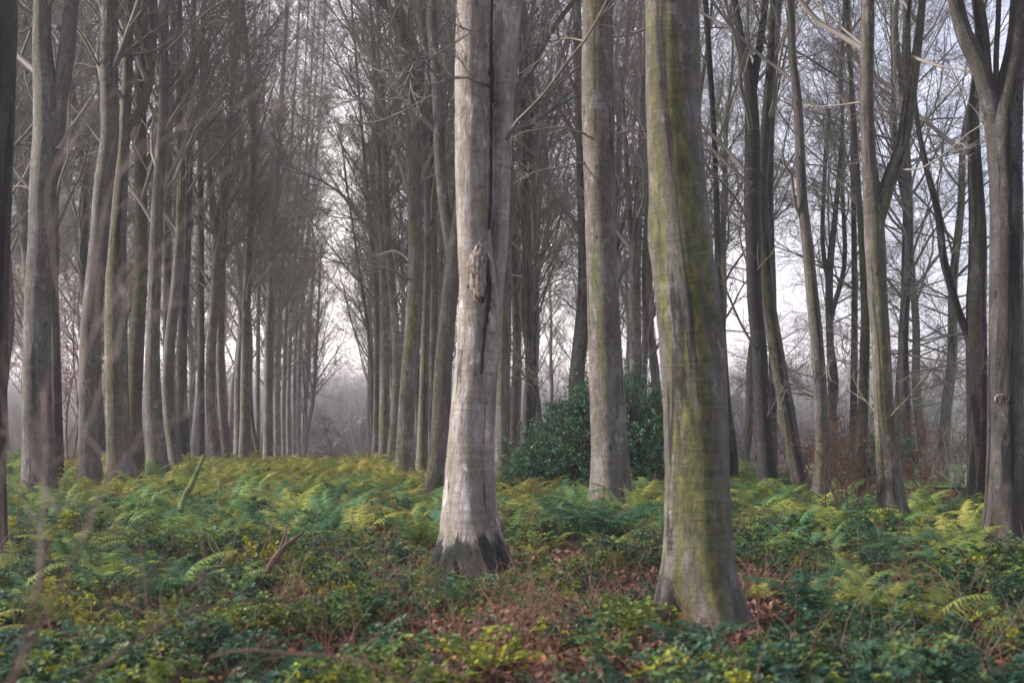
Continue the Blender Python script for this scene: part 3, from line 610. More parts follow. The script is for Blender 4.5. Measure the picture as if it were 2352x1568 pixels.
# out-of-row continuation of the avenue lines
for y in range(58, 118, 9):
    x = rx(y) + .9 + random.uniform(-.4, .4)
    far_tree(x, y, random.randrange(6), random.uniform(.95, 1.15), random.random() * 6.28, 'hazy beech continuing the right row deep in the avenue', 'hazy beeches deep in the right row', .2, 0, .95)

for i, (x, y) in enumerate([(-8, 2), (-12, -3), (8.5, 9), (11, 15), (7, 1), (-6, -5), (3, -6), (12.5, 21)]):  # unseen trees added around the camera to darken the near ground
    far_tree(x, y, i % 6, 1.0, i * 1.3, 'unseen grey beech added outside the view to shade the foreground', 'unseen beeches added for their shade', .3, .3, .8)
for i in range(8):
    D = 56 + i * 6.5; px = [545, 582, 604, 528, 628, 646, 670, 694][i]
    far_tree(xat(px, D), D, i % 6, random.uniform(.9, 1.1), i * 2.1, 'slim hazy beech packed between the far trunks of the left row', 'slim beeches packed into the far left row', .2, .05, random.uniform(.8, 1.2))
# long root of the nearest trunk
# ------------------------------------------------------------------ scatter system
def scatter(name, P, rot, scl, idx, tint, sources, kind='stuff'):
    col = bpy.data.collections.new(name + '_kinds')
    for i, s in enumerate(sources): s.name = 'src%02d_%s' % (i, name); col.objects.link(s)
    me = bpy.data.meshes.new(name); me.vertices.add(len(P)); me.vertices.foreach_set('co', np.asarray(P, np.float32).ravel())
    for nm, ty, d in (('rot', 'FLOAT_VECTOR', rot), ('scl', 'FLOAT', scl), ('tint', 'FLOAT', tint), ('idx', 'INT', idx)):
        a = me.attributes.new(nm, ty, 'POINT'); a.data.foreach_set('vector' if ty == 'FLOAT_VECTOR' else 'value', np.asarray(d, np.int32 if ty == 'INT' else np.float32).ravel())
    o = bpy.data.objects.new(name, me); C.objects.link(o); o['kind'] = kind
    ng = bpy.data.node_groups.new(name + '_nodes', 'GeometryNodeTree')
    ng.interface.new_socket('Geometry', in_out='INPUT', socket_type='NodeSocketGeometry'); ng.interface.new_socket('Geometry', in_out='OUTPUT', socket_type='NodeSocketGeometry')
    gi = ng.nodes.new('NodeGroupInput'); go = ng.nodes.new('NodeGroupOutput')
    ci = ng.nodes.new('GeometryNodeCollectionInfo'); ci.inputs['Collection'].default_value = col; ci.inputs['Separate Children'].default_value = True; ci.inputs['Reset Children'].default_value = True
    ip = ng.nodes.new('GeometryNodeInstanceOnPoints'); ip.inputs['Pick Instance'].default_value = True
    def na(nm, ty):
        n = ng.nodes.new('GeometryNodeInputNamedAttribute'); n.data_type = ty; n.inputs[0].default_value = nm
        return [s for s in n.outputs if s.enabled and s.name == 'Attribute'][0]
    e2r = ng.nodes.new('FunctionNodeEulerToRotation')
    l = ng.links.new; l(na('rot', 'FLOAT_VECTOR'), e2r.inputs[0]); l(e2r.outputs[0], ip.inputs['Rotation'])
    l(na('scl', 'FLOAT'), ip.inputs['Scale']); l(na('idx', 'INT'), ip.inputs['Instance Index'])
    l(gi.outputs[0], ip.inputs['Points']); l(ci.outputs[0], ip.inputs['Instance']); l(ip.outputs[0], go.inputs[0])
    md = o.modifiers.new('scatter', 'NODES'); md.node_group = ng
    return o

# fern clump --------------------------------------------------------
def frond(m, o, az, ln, lean, g, tone, np_=17):
    """feather frond: arched rachis with toothed pinnae"""
    n = np_ + 4; s = np.linspace(0, 1, n)
    up = lean; P = np.zeros((n, 3)); p = np.array(o, float); el = up
    da = np.array([math.cos(az), math.sin(az)]); tw = g.normal() * .02
    for i in range(n):
        P[i] = p; p = p + np.array([da[0] * math.cos(el), da[1] * math.cos(el), math.sin(el)]) * ln / n
        el -= (up + .35) / n * (.4 + 1.5 * s[i]); az += tw; da = np.array([math.cos(az), math.sin(az)])
    T = norm(np.gradient(P, axis=0)); Sd = norm(np.cross(T, [0, 0, 1.0])); Nn = np.cross(Sd, T)
    rr = np.linspace(.0045, .001, n)
    V, q, _ = tubes(P[None], rr[None], 3); m.add(V, q, A=np.tile([tone * .7 + .25, 0, 0], (len(V), 1)))
    wmax = ln * .24
    for i in range(3, n - 1):
        t = (i - 3) / (n - 4); L_ = wmax * (min(1, .55 + t * 3) * (1 - t) ** .75 + .03)
        for sg in (-1, 1):
            ax = norm(Sd[i] * sg + T[i] * .42 + Nn[i] * g.normal() * .16 - np.array([0, 0, .12 + .15 * g.random()]))
            side = norm(T[i] - (T[i] @ ax) * ax); K = 7
            u = np.linspace(0, 1, K); base = P[i] + ax[None] * (u * L_)[:, None] - np.array([0, 0, 1]) * (u ** 2 * L_ * .18)[:, None]
            wd = ln / n * .62 * (1 - u) ** .6
            # toothed edge: every pinnule a triangle from the midrib
            tri = []; vv = [base]; wv = []
            tipA = base[:-1] + side * wd[:-1, None] + ax * (L_ / K * .55); tipB = base[:-1] - side * wd[:-1, None] + ax * (L_ / K * .55)
            VV = np.concatenate([base, tipA, tipB]); a = np.arange(K - 1)
            tri = np.concatenate([np.stack([a, a + 1, a + K], -1), np.stack([a, a + 2 * K - 1, a + 1], -1)])
            tn = np.clip(tone + g.normal() * .05 + .25 * max(0, t - .6), 0, 1)
            m.add(VV, T=tri, A=np.tile([tn, 0, 0], (len(VV), 1)))
def fern(seed, nf, ln, leanr=(.75, 1.25)):
    g = np.random.default_rng(seed); m = MB()
    a0 = g.random() * 6.28
    for i in range(nf):
        frond(m, (g.normal() * .03, g.normal() * .03, 0), a0 + i * 6.283 / nf + g.normal() * .35, ln * g.uniform(.7, 1.1), g.uniform(*leanr), g, np.clip(g.normal(.5, .22), 0, 1))
    return m
FERN_SRC = [fern(300 + i, [7, 9, 6, 8, 5, 7][i], [.75, .85, .7, .95, .6, .8][i]).build('fern', FERN, False, 'leafv') for i in range(6)]
# bramble / low leaf sprig -----------------------------------------
def leafshape(L_, Wd):
    """7-vertex pointed leaf, cupped"""
    v = np.array([[0, 0, 0], [.3, -.42, .06], [.68, -.36, .05], [1, 0, -.06], [.68, .36, .05], [.3, .42, .06], [.5, 0, -.04]]) * [L_, Wd, L_]
    t = np.array([[0, 1, 6], [1, 2, 6], [2, 3, 6], [3, 4, 6], [4, 5, 6], [5, 0, 6]]); return v, t
def place_leaves(m, pos, yaw, pitch, roll, L_, ratio, tone):
    v0, t0 = leafshape(1, ratio); n = len(pos)
    cy_, sy = np.cos(yaw), np.sin(yaw); cp, sp = np.cos(pitch), np.sin(pitch); cr, sr = np.cos(roll), np.sin(roll)
    X = v0[None, :, 0] * L_[:, None]; Y = v0[None, :, 1] * L_[:, None]; Z = v0[None, :, 2] * L_[:, None]
    Y, Z = Y * cr[:, None] - Z * sr[:, None], Y * sr[:, None] + Z * cr[:, None]
    X, Z = X * cp[:, None] + Z * -sp[:, None], X * sp[:, None] + Z * cp[:, None]
    X, Y = X * cy_[:, None] - Y * sy[:, None], X * sy[:, None] + Y * cy_[:, None]
    Vv = np.stack([X, Y, Z], -1) + pos[:, None]
    T = t0[None] + (np.arange(n) * 7)[:, None, None]
    A = np.zeros((n, 7, 3)); A[..., 0] = tone[:, None]
    m.add(Vv.reshape(-1, 3), T=T.reshape(-1, 3), A=A)
def bramble(seed, ns, reach, lf, hmax=.35):
    g = np.random.default_rng(seed); m = MB()
    for s in range(ns):
        az = g.random() * 6.28; n = 9; t = np.linspace(0, 1, n); rch = reach * g.uniform(.6, 1.1); h = hmax * g.uniform(.5, 1.0)
        P = np.stack([np.cos(az + t * g.normal() * .5) * t * rch, np.sin(az + t * g.normal() * .5) * t * rch, np.sin(t * 2.4) * h], -1)
        V, q, _ = tubes(P[None], np.linspace(.004, .0015, n)[None], 3); m.add(V, q, A=np.tile([.75, 0, 0], (len(V), 1)))
        tn = np.clip(g.normal(.42, .22), 0, 1)
        for i in range(1, n):
            for j in range(2):
                ya = az + g.uniform(-1.5, 1.5); p = P[i] + np.array([np.cos(ya), np.sin(ya), .4]) * .03
                yy = ya + np.array([-1.15, 0, 1.15]); k = 3
                place_leaves(m, np.repeat(p[None], k, 0), yy, g.normal(.1, .35, k), g.normal(0, .4, k), lf * g.uniform(.7, 1.15, k), .85, np.clip(tn + g.normal(0, .12, k), 0, 1))
    return m
BRAM_SRC = [bramble(400 + i, [7, 9, 6, 8, 5][i], [.42, .5, .36, .45, .3][i], [.055, .05, .06, .045, .065][i]).build('bramble', BRAM, False, 'leafv') for i in range(5)]
def litter(seed, n, rad):
    g = np.random.default_rng(seed); m = MB(); r = rad * np.sqrt(g.random(n)); a = g.random(n) * 6.28
    pos = np.stack([np.cos(a) * r, np.sin(a) * r, .012 + .035 * g.random(n)], -1)
    place_leaves(m, pos, g.random(n) * 6.28, g.normal(.1, .4, n), g.normal(0, .5, n), g.uniform(.035, .075, n), .75, g.random(n)); return m
LIT_SRC = [litter(500 + i, 170, .45).build('litter', LITT, False, 'leafv') for i in range(4)]
def undertwigs(seed):
    g = np.random.default_rng(seed); m = MB(); k = 26
    o = np.stack([g.normal(0, .2, k), g.normal(0, .2, k), np.full(k, .0)], -1); az = g.random(k) * 6.28
    P = grow(o, np.stack([np.cos(az), np.sin(az), g.uniform(.1, 2.5, k)], -1), g.uniform(.2, .6, k), 4, .22, -.02, g)
    V, q, _ = tubes(P, taper(k, 5, np.full(k, .0028), np.full(k, .001)), 3); m.add(V, q, A=np.tile([.9, 0, 0], (len(V), 1))); return m
TWG_SRC = [undertwigs(520 + i).build('twigs', LITT, False, 'leafv') for i in range(3)]

def fnoise(x, y, s=0):
    return (np.sin(x * .9 + 1.7 * s) * np.cos(y * .7 - s) + .6 * np.sin(x * 2.1 - y * 1.3 + s * 2.3) + .4 * np.cos(x * 3.7 + y * 2.9 + s)) / 2
def bare(x, y):
    """1 where the leaf litter lies open"""
    b = np.exp(-(((x - .6) / 1.5) ** 2 + ((y - 14.6) / 2.4) ** 2)) * 1.1
    b += np.exp(-(((x - .2) / 2.0) ** 2 + ((y - 11.0) / 2.2) ** 2)) * 1.0
    b += np.exp(-(((x + 1.9) / .8) ** 2 + ((y - 14.5) / 1.6) ** 2)) * .7
    b += np.exp(-(((x + 5.6) / .8) ** 2 + ((y - 27) / 1.5) ** 2)) * .6
    b += np.exp(-(((x + .45) / 1.0) ** 2 + ((y - 12.6) / 1.0) ** 2)) * 2.4
    b += np.exp(-(((x - 1.6) / 1.0) ** 2 + ((y - 8.4) / 1.0) ** 2)) * .8
    return b
def pts(n, y0, y1, seed, power=1.0, side=.43):
    g = np.random.default_rng(seed); y = (y0 ** (1 + power) + g.random(n) * (y1 ** (1 + power) - y0 ** (1 + power))) ** (1 / (1 + power))
    x = (g.random(n) * 2 - 1) * (side * y + 1.5); return x, y, g
def clear_of_trunks(x, y, rad=.32):
    ok = np.ones(len(x), bool)
    for (a, b) in placed:
        if b < 45:
            q = rad * (1.9 if b < 18 else 1.15)
            ok &= (x - a) ** 2 + ((y - b) * (.62 if b < 18 else 1)) ** 2 > q * q
    return ok
def finish(x, y, g, lean=.12):
    P = np.stack([x, y, gz(x, y)], -1); rot = np.stack([g.normal(0, lean, len(x)), g.normal(0, lean, len(x)), g.random(len(x)) * 6.28], -1); return P, rot
# bracken
x, y, g = pts(12500, 7.5, 46, 1, .75)
dens = .52 + .75 * fnoise(x * 1.3, y * 1.3, 1) - .9 * bare(x, y) + .45 * sstep(18, 27, y) - .5 * sstep(14, 9, y) - 3 * sstep(23, 27, y) * sstep(5.2, 6.6, x)
k = (g.random(len(x)) < dens) & clear_of_trunks(x, y, .28); x, y = x[k], y[k]
P, rot = finish(x, y, g, .18)
tint = np.clip(.34 + .2 * fnoise(x * 1.3, y, 3) + .36 * sstep(18, 32, y) * np.exp(-((x + 3.6) / 5.5) ** 2) + g.normal(0, .2, len(x)), 0, 1)
o = scatter('bracken_ferns', P, rot, (.34 + .66 * g.random(len(x)) ** 1.7) * (.85 + .2 * sstep(12, 24, y)), g.integers(0, 6, len(x)), tint, FERN_SRC)
tag(o, 'knee-high bracken and ferns, green to yellow, covering the wood floor', 'ferns', None, 'stuff'); nf = len(x)
# brambles
x, y, g = pts(9500, 3.6, 34, 2, .42)
dens = .50 + .75 * fnoise(x * 1.3, y * 1.3, 5) - .22 * bare(x, y) - .45 * sstep(15, 24, y) - 2 * sstep(24, 28, y) * sstep(5.2, 6.6, x)
k = (g.random(len(x)) < dens) & clear_of_trunks(x, y, .3); x, y = x[k], y[k]
P, rot = finish(x, y, g, .15)
tint = np.clip(.31 + .15 * fnoise(x * 1.7, y * 1.4, 8) + g.normal(0, .25, len(x)), 0, 1)
o = scatter('bramble_cover', P, rot, (.38 + .62 * g.random(len(x)) ** 1.5), g.integers(0, 5, len(x)), tint, BRAM_SRC)
tag(o, 'low bramble leaves, dark green with yellow ones, over the near floor', 'brambles', None, 'stuff'); nb_ = len(x)
# litter
x, y, g = pts(5200, 3.5, 40, 4, .5); k = (y < 28.5) | (x < .2 * y); x, y = x[k], y[k]
P, rot = finish(x, y, g, .05)
o = scatter('fallen_leaves', P, rot, g.uniform(.8, 1.25, len(x)), g.integers(0, 4, len(x)), np.clip(g.normal(.55, .25, len(x)), 0, 1), LIT_SRC)
tag(o, 'carpet of fallen russet beech leaves between the ferns', 'fallen leaves', None, 'stuff')
x, y, g = pts(2600, 3.6, 34, 6, .4)
k = g.random(len(x)) < .38 + .25 * bare(x, y); x, y = x[k], y[k]
P, rot = finish(x, y, g, .2)
o = scatter('dry_twigs', P, rot, g.uniform(.6, 1.3, len(x)), g.integers(0, 3, len(x)), g.uniform(.3, .8, len(x)), TWG_SRC)
tag(o, 'fine dry stalks and twigs sticking out of the ground cover', 'dry stalks', None, 'stuff')
print('scatter', nf, nb_)

# individually readable ferns ---------------------------------------
FERN2 = leaf_mat('fern_blade', [(0.0, (.020, .085, .050)), (.3, (.04, .13, .055)), (.6, (.10, .17, .035)), (.8, (.24, .22, .03)), (1.0, (.33, .24, .03))], .35, .5, .3, True)
for i, (px, D, ln, nf_, tn, lab) in enumerate([
    (1385, 17.3, 1.15, 13, .12, 'tall blue-green fern clump in front of the purple-grey beech'),
    (1290, 19.5, .95, 9, .35, 'arching green fern just left of the tall blue-green clump'),
    (965, 16.8, .9, 8, .62, 'yellowing fern on brown stalks left of the silver beech'),
    (1190, 18, .8, 8, .55, 'yellow-green fern right of the silver beech foot'),
    (2040, 15.2, .85, 11, .2, 'dark fern clump with brown stalks below the Y-forked beech'),
    (2170, 15.8, .85, 10, .35, 'olive fern clump between the Y-forked beech and the edge beech'),
    (1590, 9.3, .6, 8, .05, 'blue-green fern at the foot of the nearest thick trunk'),
    (1850, 11.5, .75, 8, .1, 'low blue-green fern right of the long root'),
    (2250, 8.2, .6, 8, .08, 'dark blurred fern in the lower right corner'),
    (470, 22.5, .95, 9, .4, 'green fern under the leaning mossy stick'),
    (700, 16.5, .8, 8, .3, 'mid-green fern beside the broken brown branch'),
    (390, 12, .8, 9, .08, 'blue-green fern behind the bare foreground twigs'),
    (1640, 24, 1.0, 9, .6, 'yellow upright fern left of the pale beech with the black scar'),
    (60, 21, .95, 9, .6, 'yellow-green fern at the foot of the thick forked beech')]):
    g = np.random.default_rng(700 + i); m = MB(); x = xat(px, D)
    for j in range(nf_): frond(m, (g.normal() * .03, g.normal() * .03, 0), j * 6.283 / nf_ + g.normal() * .3, ln * g.uniform(.75, 1.1), g.uniform(.85, 1.35), g, float(np.clip(tn + g.normal() * .1, 0, 1)), 20)
    o = m.build('fern_clump', FERN2, None, 'leafv'); o.location = (x, D, float(gz(x, D))); tag(o, lab, 'fern', 'fern clumps that stand out on the floor')

# ------------------------------------------------------------------ holly, saplings
def leafcloud(m, centers, rad, per, lf, g, tone=(.5, .25), zsc=1.0):
    n = len(centers) * per; c = np.repeat(centers, per, 0)
    d = norm(g.normal(size=(n, 3))) * (g.random(n) ** .45)[:, None] * np.repeat(rad, per)[:, None]; d[:, 2] *= zsc
    tt = np.clip(np.repeat(g.normal(*tone, len(centers)), per) + g.normal(0, .15, n), 0, 1)
    place_leaves(m, c + d, g.random(n) * 6.28, g.normal(0, .7, n), g.normal(0, .7, n), lf * g.uniform(.7, 1.2, n), .6, tt)
def holly(label, D, outline, leaves, seed, px0, lf=.055):
    """bush grown from many leafy shoots; outline = (px, top py, radius m) lobes"""
    g = np.random.default_rng(seed); bx = xat(px0, D); gb = float(gz(bx, D))
    t = thing('holly_bush', label, 'bush', (bx, D, gb)); m = MB(); s = MB()
    for (px, py, rr) in outline:
        top = W(px, py, D)[2]; cx = xat(px, D); n = int(leaves * rr)
        z = gb + .1 + (top - gb - .1) * g.random(n) ** .85; prof = np.sqrt(np.clip(1 - ((z - gb) / (top - gb)) ** 2.2, 0, 1))
        a = g.random(n) * 6.28; rr_ = rr * prof * (.35 + .75 * g.random(n) ** .5) * (1 + .3 * np.sin(a * 3 + z * 4) * np.sin(z * 7 + a))
        cen = np.stack([cx + np.cos(a) * rr_, D + g.normal() * .2 + np.sin(a) * rr_, z], -1)
        leafcloud(m, cen, g.uniform(.06, .13, n), 13, lf, g, (.45, .22))
        k = n // 3; st = np.repeat(np.array([[cx * .7 + bx * .3, D, gb]]), k, 0) + g.normal(0, .06, (k, 3)) * [1, 1, 0]
        mid = (st + cen[:k]) / 2 + g.normal(0, .08, (k, 3)); mid[:, 2] += .1
        V, q, _ = tubes(np.stack([st, mid, cen[:k]], 1), taper(k, 3, np.full(k, .012), np.full(k, .004)), 4); s.add(V, q)
        nsh = int(34 * rr)                                        # shoots standing proud of the outline
        b = cen[g.integers(0, n, nsh)]; dv = norm(b - np.array([cx, D, gb + (top - gb) * .4])) + [0, 0, .5]
        sh = grow(b, dv, g.uniform(.25, .7, nsh), 4, .12, .1, g); V, q, _ = tubes(sh, taper(nsh, 5, np.full(nsh, .005), np.full(nsh, .002)), 3); s.add(V, q)
        leafcloud(m, sh[:, 1:].reshape(-1, 3), np.full(nsh * 4, .05), 7, lf, g, (.6, .2))
    m.build('foliage', HOLLY, t, 'leafv', off=(bx, D, gb)); s.build('stem', DEADW, t, off=(bx, D, gb))
holly('large dark green holly bush behind the purple-grey beech', 28, [(1295, 925, .85), (1345, 880, .8), (1400, 880, .8), (1455, 862, .85), (1505, 905, .6), (1245, 1010, .6), (1205, 1045, .4), (1480, 940, .95), (1370, 920, 1.1), (1240, 1050, .6), (1510, 1000, .8)], 380, 31, 1370)
holly('small dark blue-green holly behind the right-hand close stems', 32, [(2000, 1000, .45), (1975, 1040, .4), (2015, 1050, .4), (2070, 1010, .35)], 260, 32, 2000, .05)
holly('low green holly sprig by the dark bent beech', 29, [(1690, 1085, .3), (1672, 1075, .2)], 260, 33, 1685, .05)

def sapling(label, px, D, h, nst, leaves, seed, mat=COPPER, name='young_beech', cat='sapling', group=None, spread=.5, lf=.055, twm=None, dens=1.0):
    g = np.random.default_rng(seed); bx = xat(px, D); gb = float(gz(bx, D)); t = thing(name, label, cat, (bx, D, gb), group)
    az = g.random(nst) * 6.28; o = np.stack([bx + g.normal(0, spread * .3, nst), D + g.normal(0, spread * .3, nst), np.full(nst, gb - .03)], -1)
    d = np.stack([np.cos(az) * spread, np.sin(az) * spread, np.full(nst, 1.0)], -1); l = h * g.uniform(.6, 1.1, nst)
    m = MB(); P3, P4 = canopy(m, o, d, l, np.full(nst, .006 + h * .004), g, trop1=.06, k2=7, k3=int(5 * dens), k4=3, fine=.9, sides1=5)
    m.build('stem', twm or TWIG, t, off=(bx, D, gb))
    if leaves:
        f = MB(); tips = P4[:, 1:].reshape(-1, 3); lowm = tips[:, 2] < gb + h * 1.0; tips = tips[lowm]; tips = tips[g.permutation(len(tips))[:leaves]]
        n = len(tips); place_leaves(f, tips, g.random(n) * 6.28, g.normal(-.3, .5, n), g.normal(0, .5, n), lf * g.uniform(.7, 1.2, n), .65, np.clip(g.normal(.5, .25, n), 0, 1))
        f.build('foliage', mat, t, 'leafv', off=(bx, D, gb))
    return t
gs = 'young beeches that keep their copper leaves'
sapling('copper-leaved young beech at the end of the avenue by the right row', 815, 44, 1.9, 4, 420, 51, group=gs, spread=1.3)
sapling('tall copper-leaved young beech behind the thick forked beech at left', 158, 38, 7.5, 4, 5000, 52, group=gs, spread=.25, lf=.085)
sapling('copper-leaved young beech left of the thick forked beech', 190, 46, 8, 4, 5000, 53, group=gs, spread=.22, lf=.10)
sapling('knee-high russet beech sprig between the sinuous and the paired beeches', 440, 41, 1.8, 3, 260, 54, group=gs, spread=1.1)
sapling('russet young beech between the scarred and the leaning beech', 1800, 30, 1.9, 4, 420, 55, group=gs, spread=.8)
sapling('russet young beech just left of the scarred pale beech', 1712, 31, 1.5, 3, 260, 56, group=gs, spread=.8)
sapling('orange-leaved low beech scrub beside the green field', 2120, 27, 1.3, 4, 420, 57, group=gs, spread=1.4)
sapling('red-leaved young beech arching left of the dark double trunk', 2190, 31, 1.9, 4, 420, 58, group=gs, spread=1.0)
sapling('russet scrub beech behind the Y-forked beech foot', 2090, 33, 1.8, 4, 420, 59, group=gs, spread=1.0)
sapling('russet young beech between the leaning and the knotty beech', 1860, 34, 2.2, 4, 500, 60, group=gs, spread=.8)
gb2 = 'bare thorny shrubs at the right edge of the wood'
sapling('bare thin-stemmed shrub between the knotty and the Y-forked beech', 1930, 20.5, 1.5, 7, 0, 61, name='bare_shrub', cat='shrub', group=gb2, spread=.5)
sapling('bare reddish shrub right behind the knotty beech', 1950, 25, 2.2, 7, 160, 62, name='bare_shrub', cat='shrub', group=gb2, spread=.4)
sapling('grey bare shrub behind the Y-forked beech', 2110, 35, 3.2, 8, 0, 63, name='bare_shrub', cat='shrub', group=gb2, spread=.5, twm=BRANCH)
sapling('grey bare shrub before the dark double trunk', 2205, 27, 1.4, 6, 120, 64, name='bare_shrub', cat='shrub', group=gb2, spread=.8, twm=BRANCH)
sapling('grey bare shrub left of the scarred pale beech', 1700, 38, 3.2, 8, 0, 65, name='bare_shrub', cat='shrub', group=gb2, spread=.5, twm=BRANCH)
sapling('tan dry shrub at the foot of the leaning dark olive beech', 1880, 27, 1.3, 5, 60, 66, name='bare_shrub', cat='shrub', group=gb2, spread=.6, twm=TWIG)

# small trees standing beyond the wood edge
gf = 'small bare trees beyond the edge of the wood'
for i, (px, D, h, lab) in enumerate([
    (2135, 78, 8.2, 'fan-shaped bare tree beyond the field between the Y-forked and the double beech'),
    (1700, 70, 6, 'rounded bare tree beyond the wood left of the scarred beech'),
    (1820, 85, 7.5, 'bare tree beyond the wood behind the leaning olive beech'),
    (1860, 64, 5.5, 'low bare tree beyond the wood behind the knotty beech'),
    (1930, 72, 6, 'bare tree beyond the wood behind the two close stems'),
    (2060, 66, 5.2, 'low rounded bare tree just right of the Y-forked beech'),
    (2190, 60, 5.5, 'dense low bare tree left of the dark double beech'),
    (2090, 95, 7.5, 'hazy bare tree between the fan-shaped one and the Y-forked beech'),
    (2280, 68, 6.5, 'bare tree glimpsed between the two trunks at the right edge')]):
    sapling(lab, px, D, h, 9, 0, 80 + i, name='small_tree', cat='tree', group=gf, spread=.42, twm=BRANCH, dens=1.6)

# far wood: one mass
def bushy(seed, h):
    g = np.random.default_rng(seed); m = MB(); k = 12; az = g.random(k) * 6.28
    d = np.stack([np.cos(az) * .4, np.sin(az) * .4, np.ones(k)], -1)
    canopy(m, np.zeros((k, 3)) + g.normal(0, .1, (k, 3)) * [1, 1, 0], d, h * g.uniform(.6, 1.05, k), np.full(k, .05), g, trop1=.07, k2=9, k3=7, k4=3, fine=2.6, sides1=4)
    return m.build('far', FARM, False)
FARM = plain_mat('haze_pale_twigs', [(.3, (.42, .39, .385)), (.7, (.50, .47, .46))], (1, 1, 1))  # distance haze is put into this paler twig colour
FAR_SRC = [bushy(900 + i, [8, 9, 7, 10][i]) for i in range(4)]
g = np.random.default_rng(77); n = 620
y = 122 + 70 * g.random(n); x = (g.random(n) * 2 - 1) * y * .55
P = np.stack([x, y, gz(x, y) - .1], -1); rot = np.stack([np.zeros(n), np.zeros(n), g.random(n) * 6.28], -1)
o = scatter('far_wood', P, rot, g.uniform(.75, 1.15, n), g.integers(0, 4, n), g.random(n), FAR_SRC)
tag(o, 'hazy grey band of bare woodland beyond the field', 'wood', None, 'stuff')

# ------------------------------------------------------------------ small things
def path_thing(name, label, cat, D, paths, mat, group=None, sides=8, rough=.12, seed=1):
    g = np.random.default_rng(seed); m = MB(); p0 = None
    for (Ds, De, bp) in paths:
        rr = []; n_ = len(bp)
        for i, (px, py, wd) in enumerate(bp):
            Dz = Ds + (De - Ds) * i / max(1, n_ - 1); p = W(px, py, Dz); rr.append([*p, wd * .5 * Dz / F])
        Q = smooth_path(np.array(rr), .03 if Ds < 8 else .06)
        if p0 is None: p0 = Q[0, :3].copy()
        Q[:, :3] += g.normal(0, .08, (len(Q), 3)) * Q[:, 3:4]
        rad = 1 + rough * g.normal(size=(1, len(Q), sides)) * .6
        V, q, A = tubes(Q[None, :, :3], Q[None, :, 3], sides, rad); m.add(V, q)
        e = V.reshape(len(Q), sides, 3)                           # close both ends
        for ring in (e[0], e[-1]):
            c = ring.mean(0); m.add(np.vstack([ring, c]), T=np.stack([np.arange(sides), (np.arange(sides) + 1) % sides, np.full(sides, sides)], -1))
    o = m.build(name, mat, None, off=p0); o.location = p0; return tag(o, label, cat, group)
path_thing('stick', 'yellow-green mossy stick leaning up from the ferns at left', 'stick', 20, [(19.5, 20.5, [(414, 1175, 15), (420, 1150, 15), (440, 1113, 13), (455, 1078, 11), (470, 1045, 7)])], MOSSY)
path_thing('broken_branch', 'broken brown branch rising from the ground left of the silver beech', 'branch', 13, [(13, 13.4, [(612, 1318, 15), (624, 1293, 15), (648, 1261, 13), (676, 1240, 11), (698, 1219, 5)]), (13.2, 13.6, [(632, 1285, 8), (650, 1240, 6), (662, 1200, 3)])], DEADW)
path_thing('fallen_branch', 'long blurred brown branch lying across the lower left', 'branch', 5, [(4.4, 6.6, [(150, 1600, 8.2), (250, 1520, 7.7), (340, 1455, 7.2), (420, 1412, 6.6), (500, 1389, 6.1), (580, 1379, 5), (700, 1383, 3.3), (770, 1400, 2.2)]), (5.4, 6.4, [(380, 1430, 4.4), (370, 1360, 3.9), (420, 1362, 5), (472, 1325, 4.4), (560, 1262, 2.8), (650, 1215, 1.7)]), (5.2, 5.6, [(340, 1450, 3.3), (336, 1370, 2.8), (330, 1300, 2.2), (322, 1240, 1.7)]),
   (5.6, 6.0, [(455, 1345, 3.3), (470, 1290, 3.3), (458, 1235, 2.8), (444, 1210, 1.7)])], TWIG)
path_thing('fallen_branch', 'dark blurred branch arching over the brambles at the bottom', 'branch', 4.6, [(4.6, 4.4, [(480, 1510, 5), (560, 1492, 5.5), (680, 1501, 6.6), (780, 1508, 7.2), (860, 1528, 7.7), (960, 1580, 8.2)])], DEADW)
def add_roots(tree, D, paths, foot, moss, tone, seed):
    for k_, (D0, D1, bp) in enumerate(paths):
        g = np.random.default_rng(seed + k_); rr = []
        for i, (px, py, wd) in enumerate(bp):
            Dz = D0 + (D1 - D0) * i / (len(bp) - 1); rr.append([*W(px, py, Dz), wd * .5 * Dz / F])
        Q = smooth_path(np.array(rr), .035); m = MB(); stem_tube(m, Q[:, :3], Q[:, 3], 18, g, 0, None, 5, .07)
        o = m.build('root', BARK, tree, 'bark', off=tuple(tree.location)); props(o, moss, .2, tone, foot)
silver = [o for o in HEROT if 'torn bark scar' in o['label']][0]
near = [o for o in HEROT if 'one long root' in o['label']][0]
add_roots(silver, 13.8, [(13.8, 13.4, [(1058, 1150, 40), (1036, 1240, 50), (1012, 1288, 44), (985, 1322, 30), (955, 1350, 16), (930, 1370, 8)]),
    (13.8, 13.25, [(1068, 1180, 40), (1055, 1265, 50), (1044, 1315, 40), (1030, 1350, 24), (1020, 1378, 12)]),
    (13.8, 13.2, [(1085, 1180, 40), (1084, 1265, 50), (1080, 1315, 42), (1087, 1355, 26), (1094, 1385, 12)]),
    (13.8, 13.6, [(1108, 1150, 40), (1128, 1245, 48), (1150, 1290, 38), (1176, 1320, 24), (1205, 1340, 10)])], 1.0, 0, 1.0, 70)
add_roots(near, 11.05, [(11.05, 10.7, [(1575, 1230, 60), (1545, 1340, 72), (1524, 1395, 58), (1498, 1435, 36), (1478, 1462, 16)]),
    (11.05, 10.4, [(1630, 1230, 60), (1655, 1340, 72), (1675, 1392, 56), (1698, 1428, 42), (1722, 1458, 32), (1745, 1482, 25), (1772, 1508, 18), (1800, 1540, 10)])], .25, .6, .7, 80)
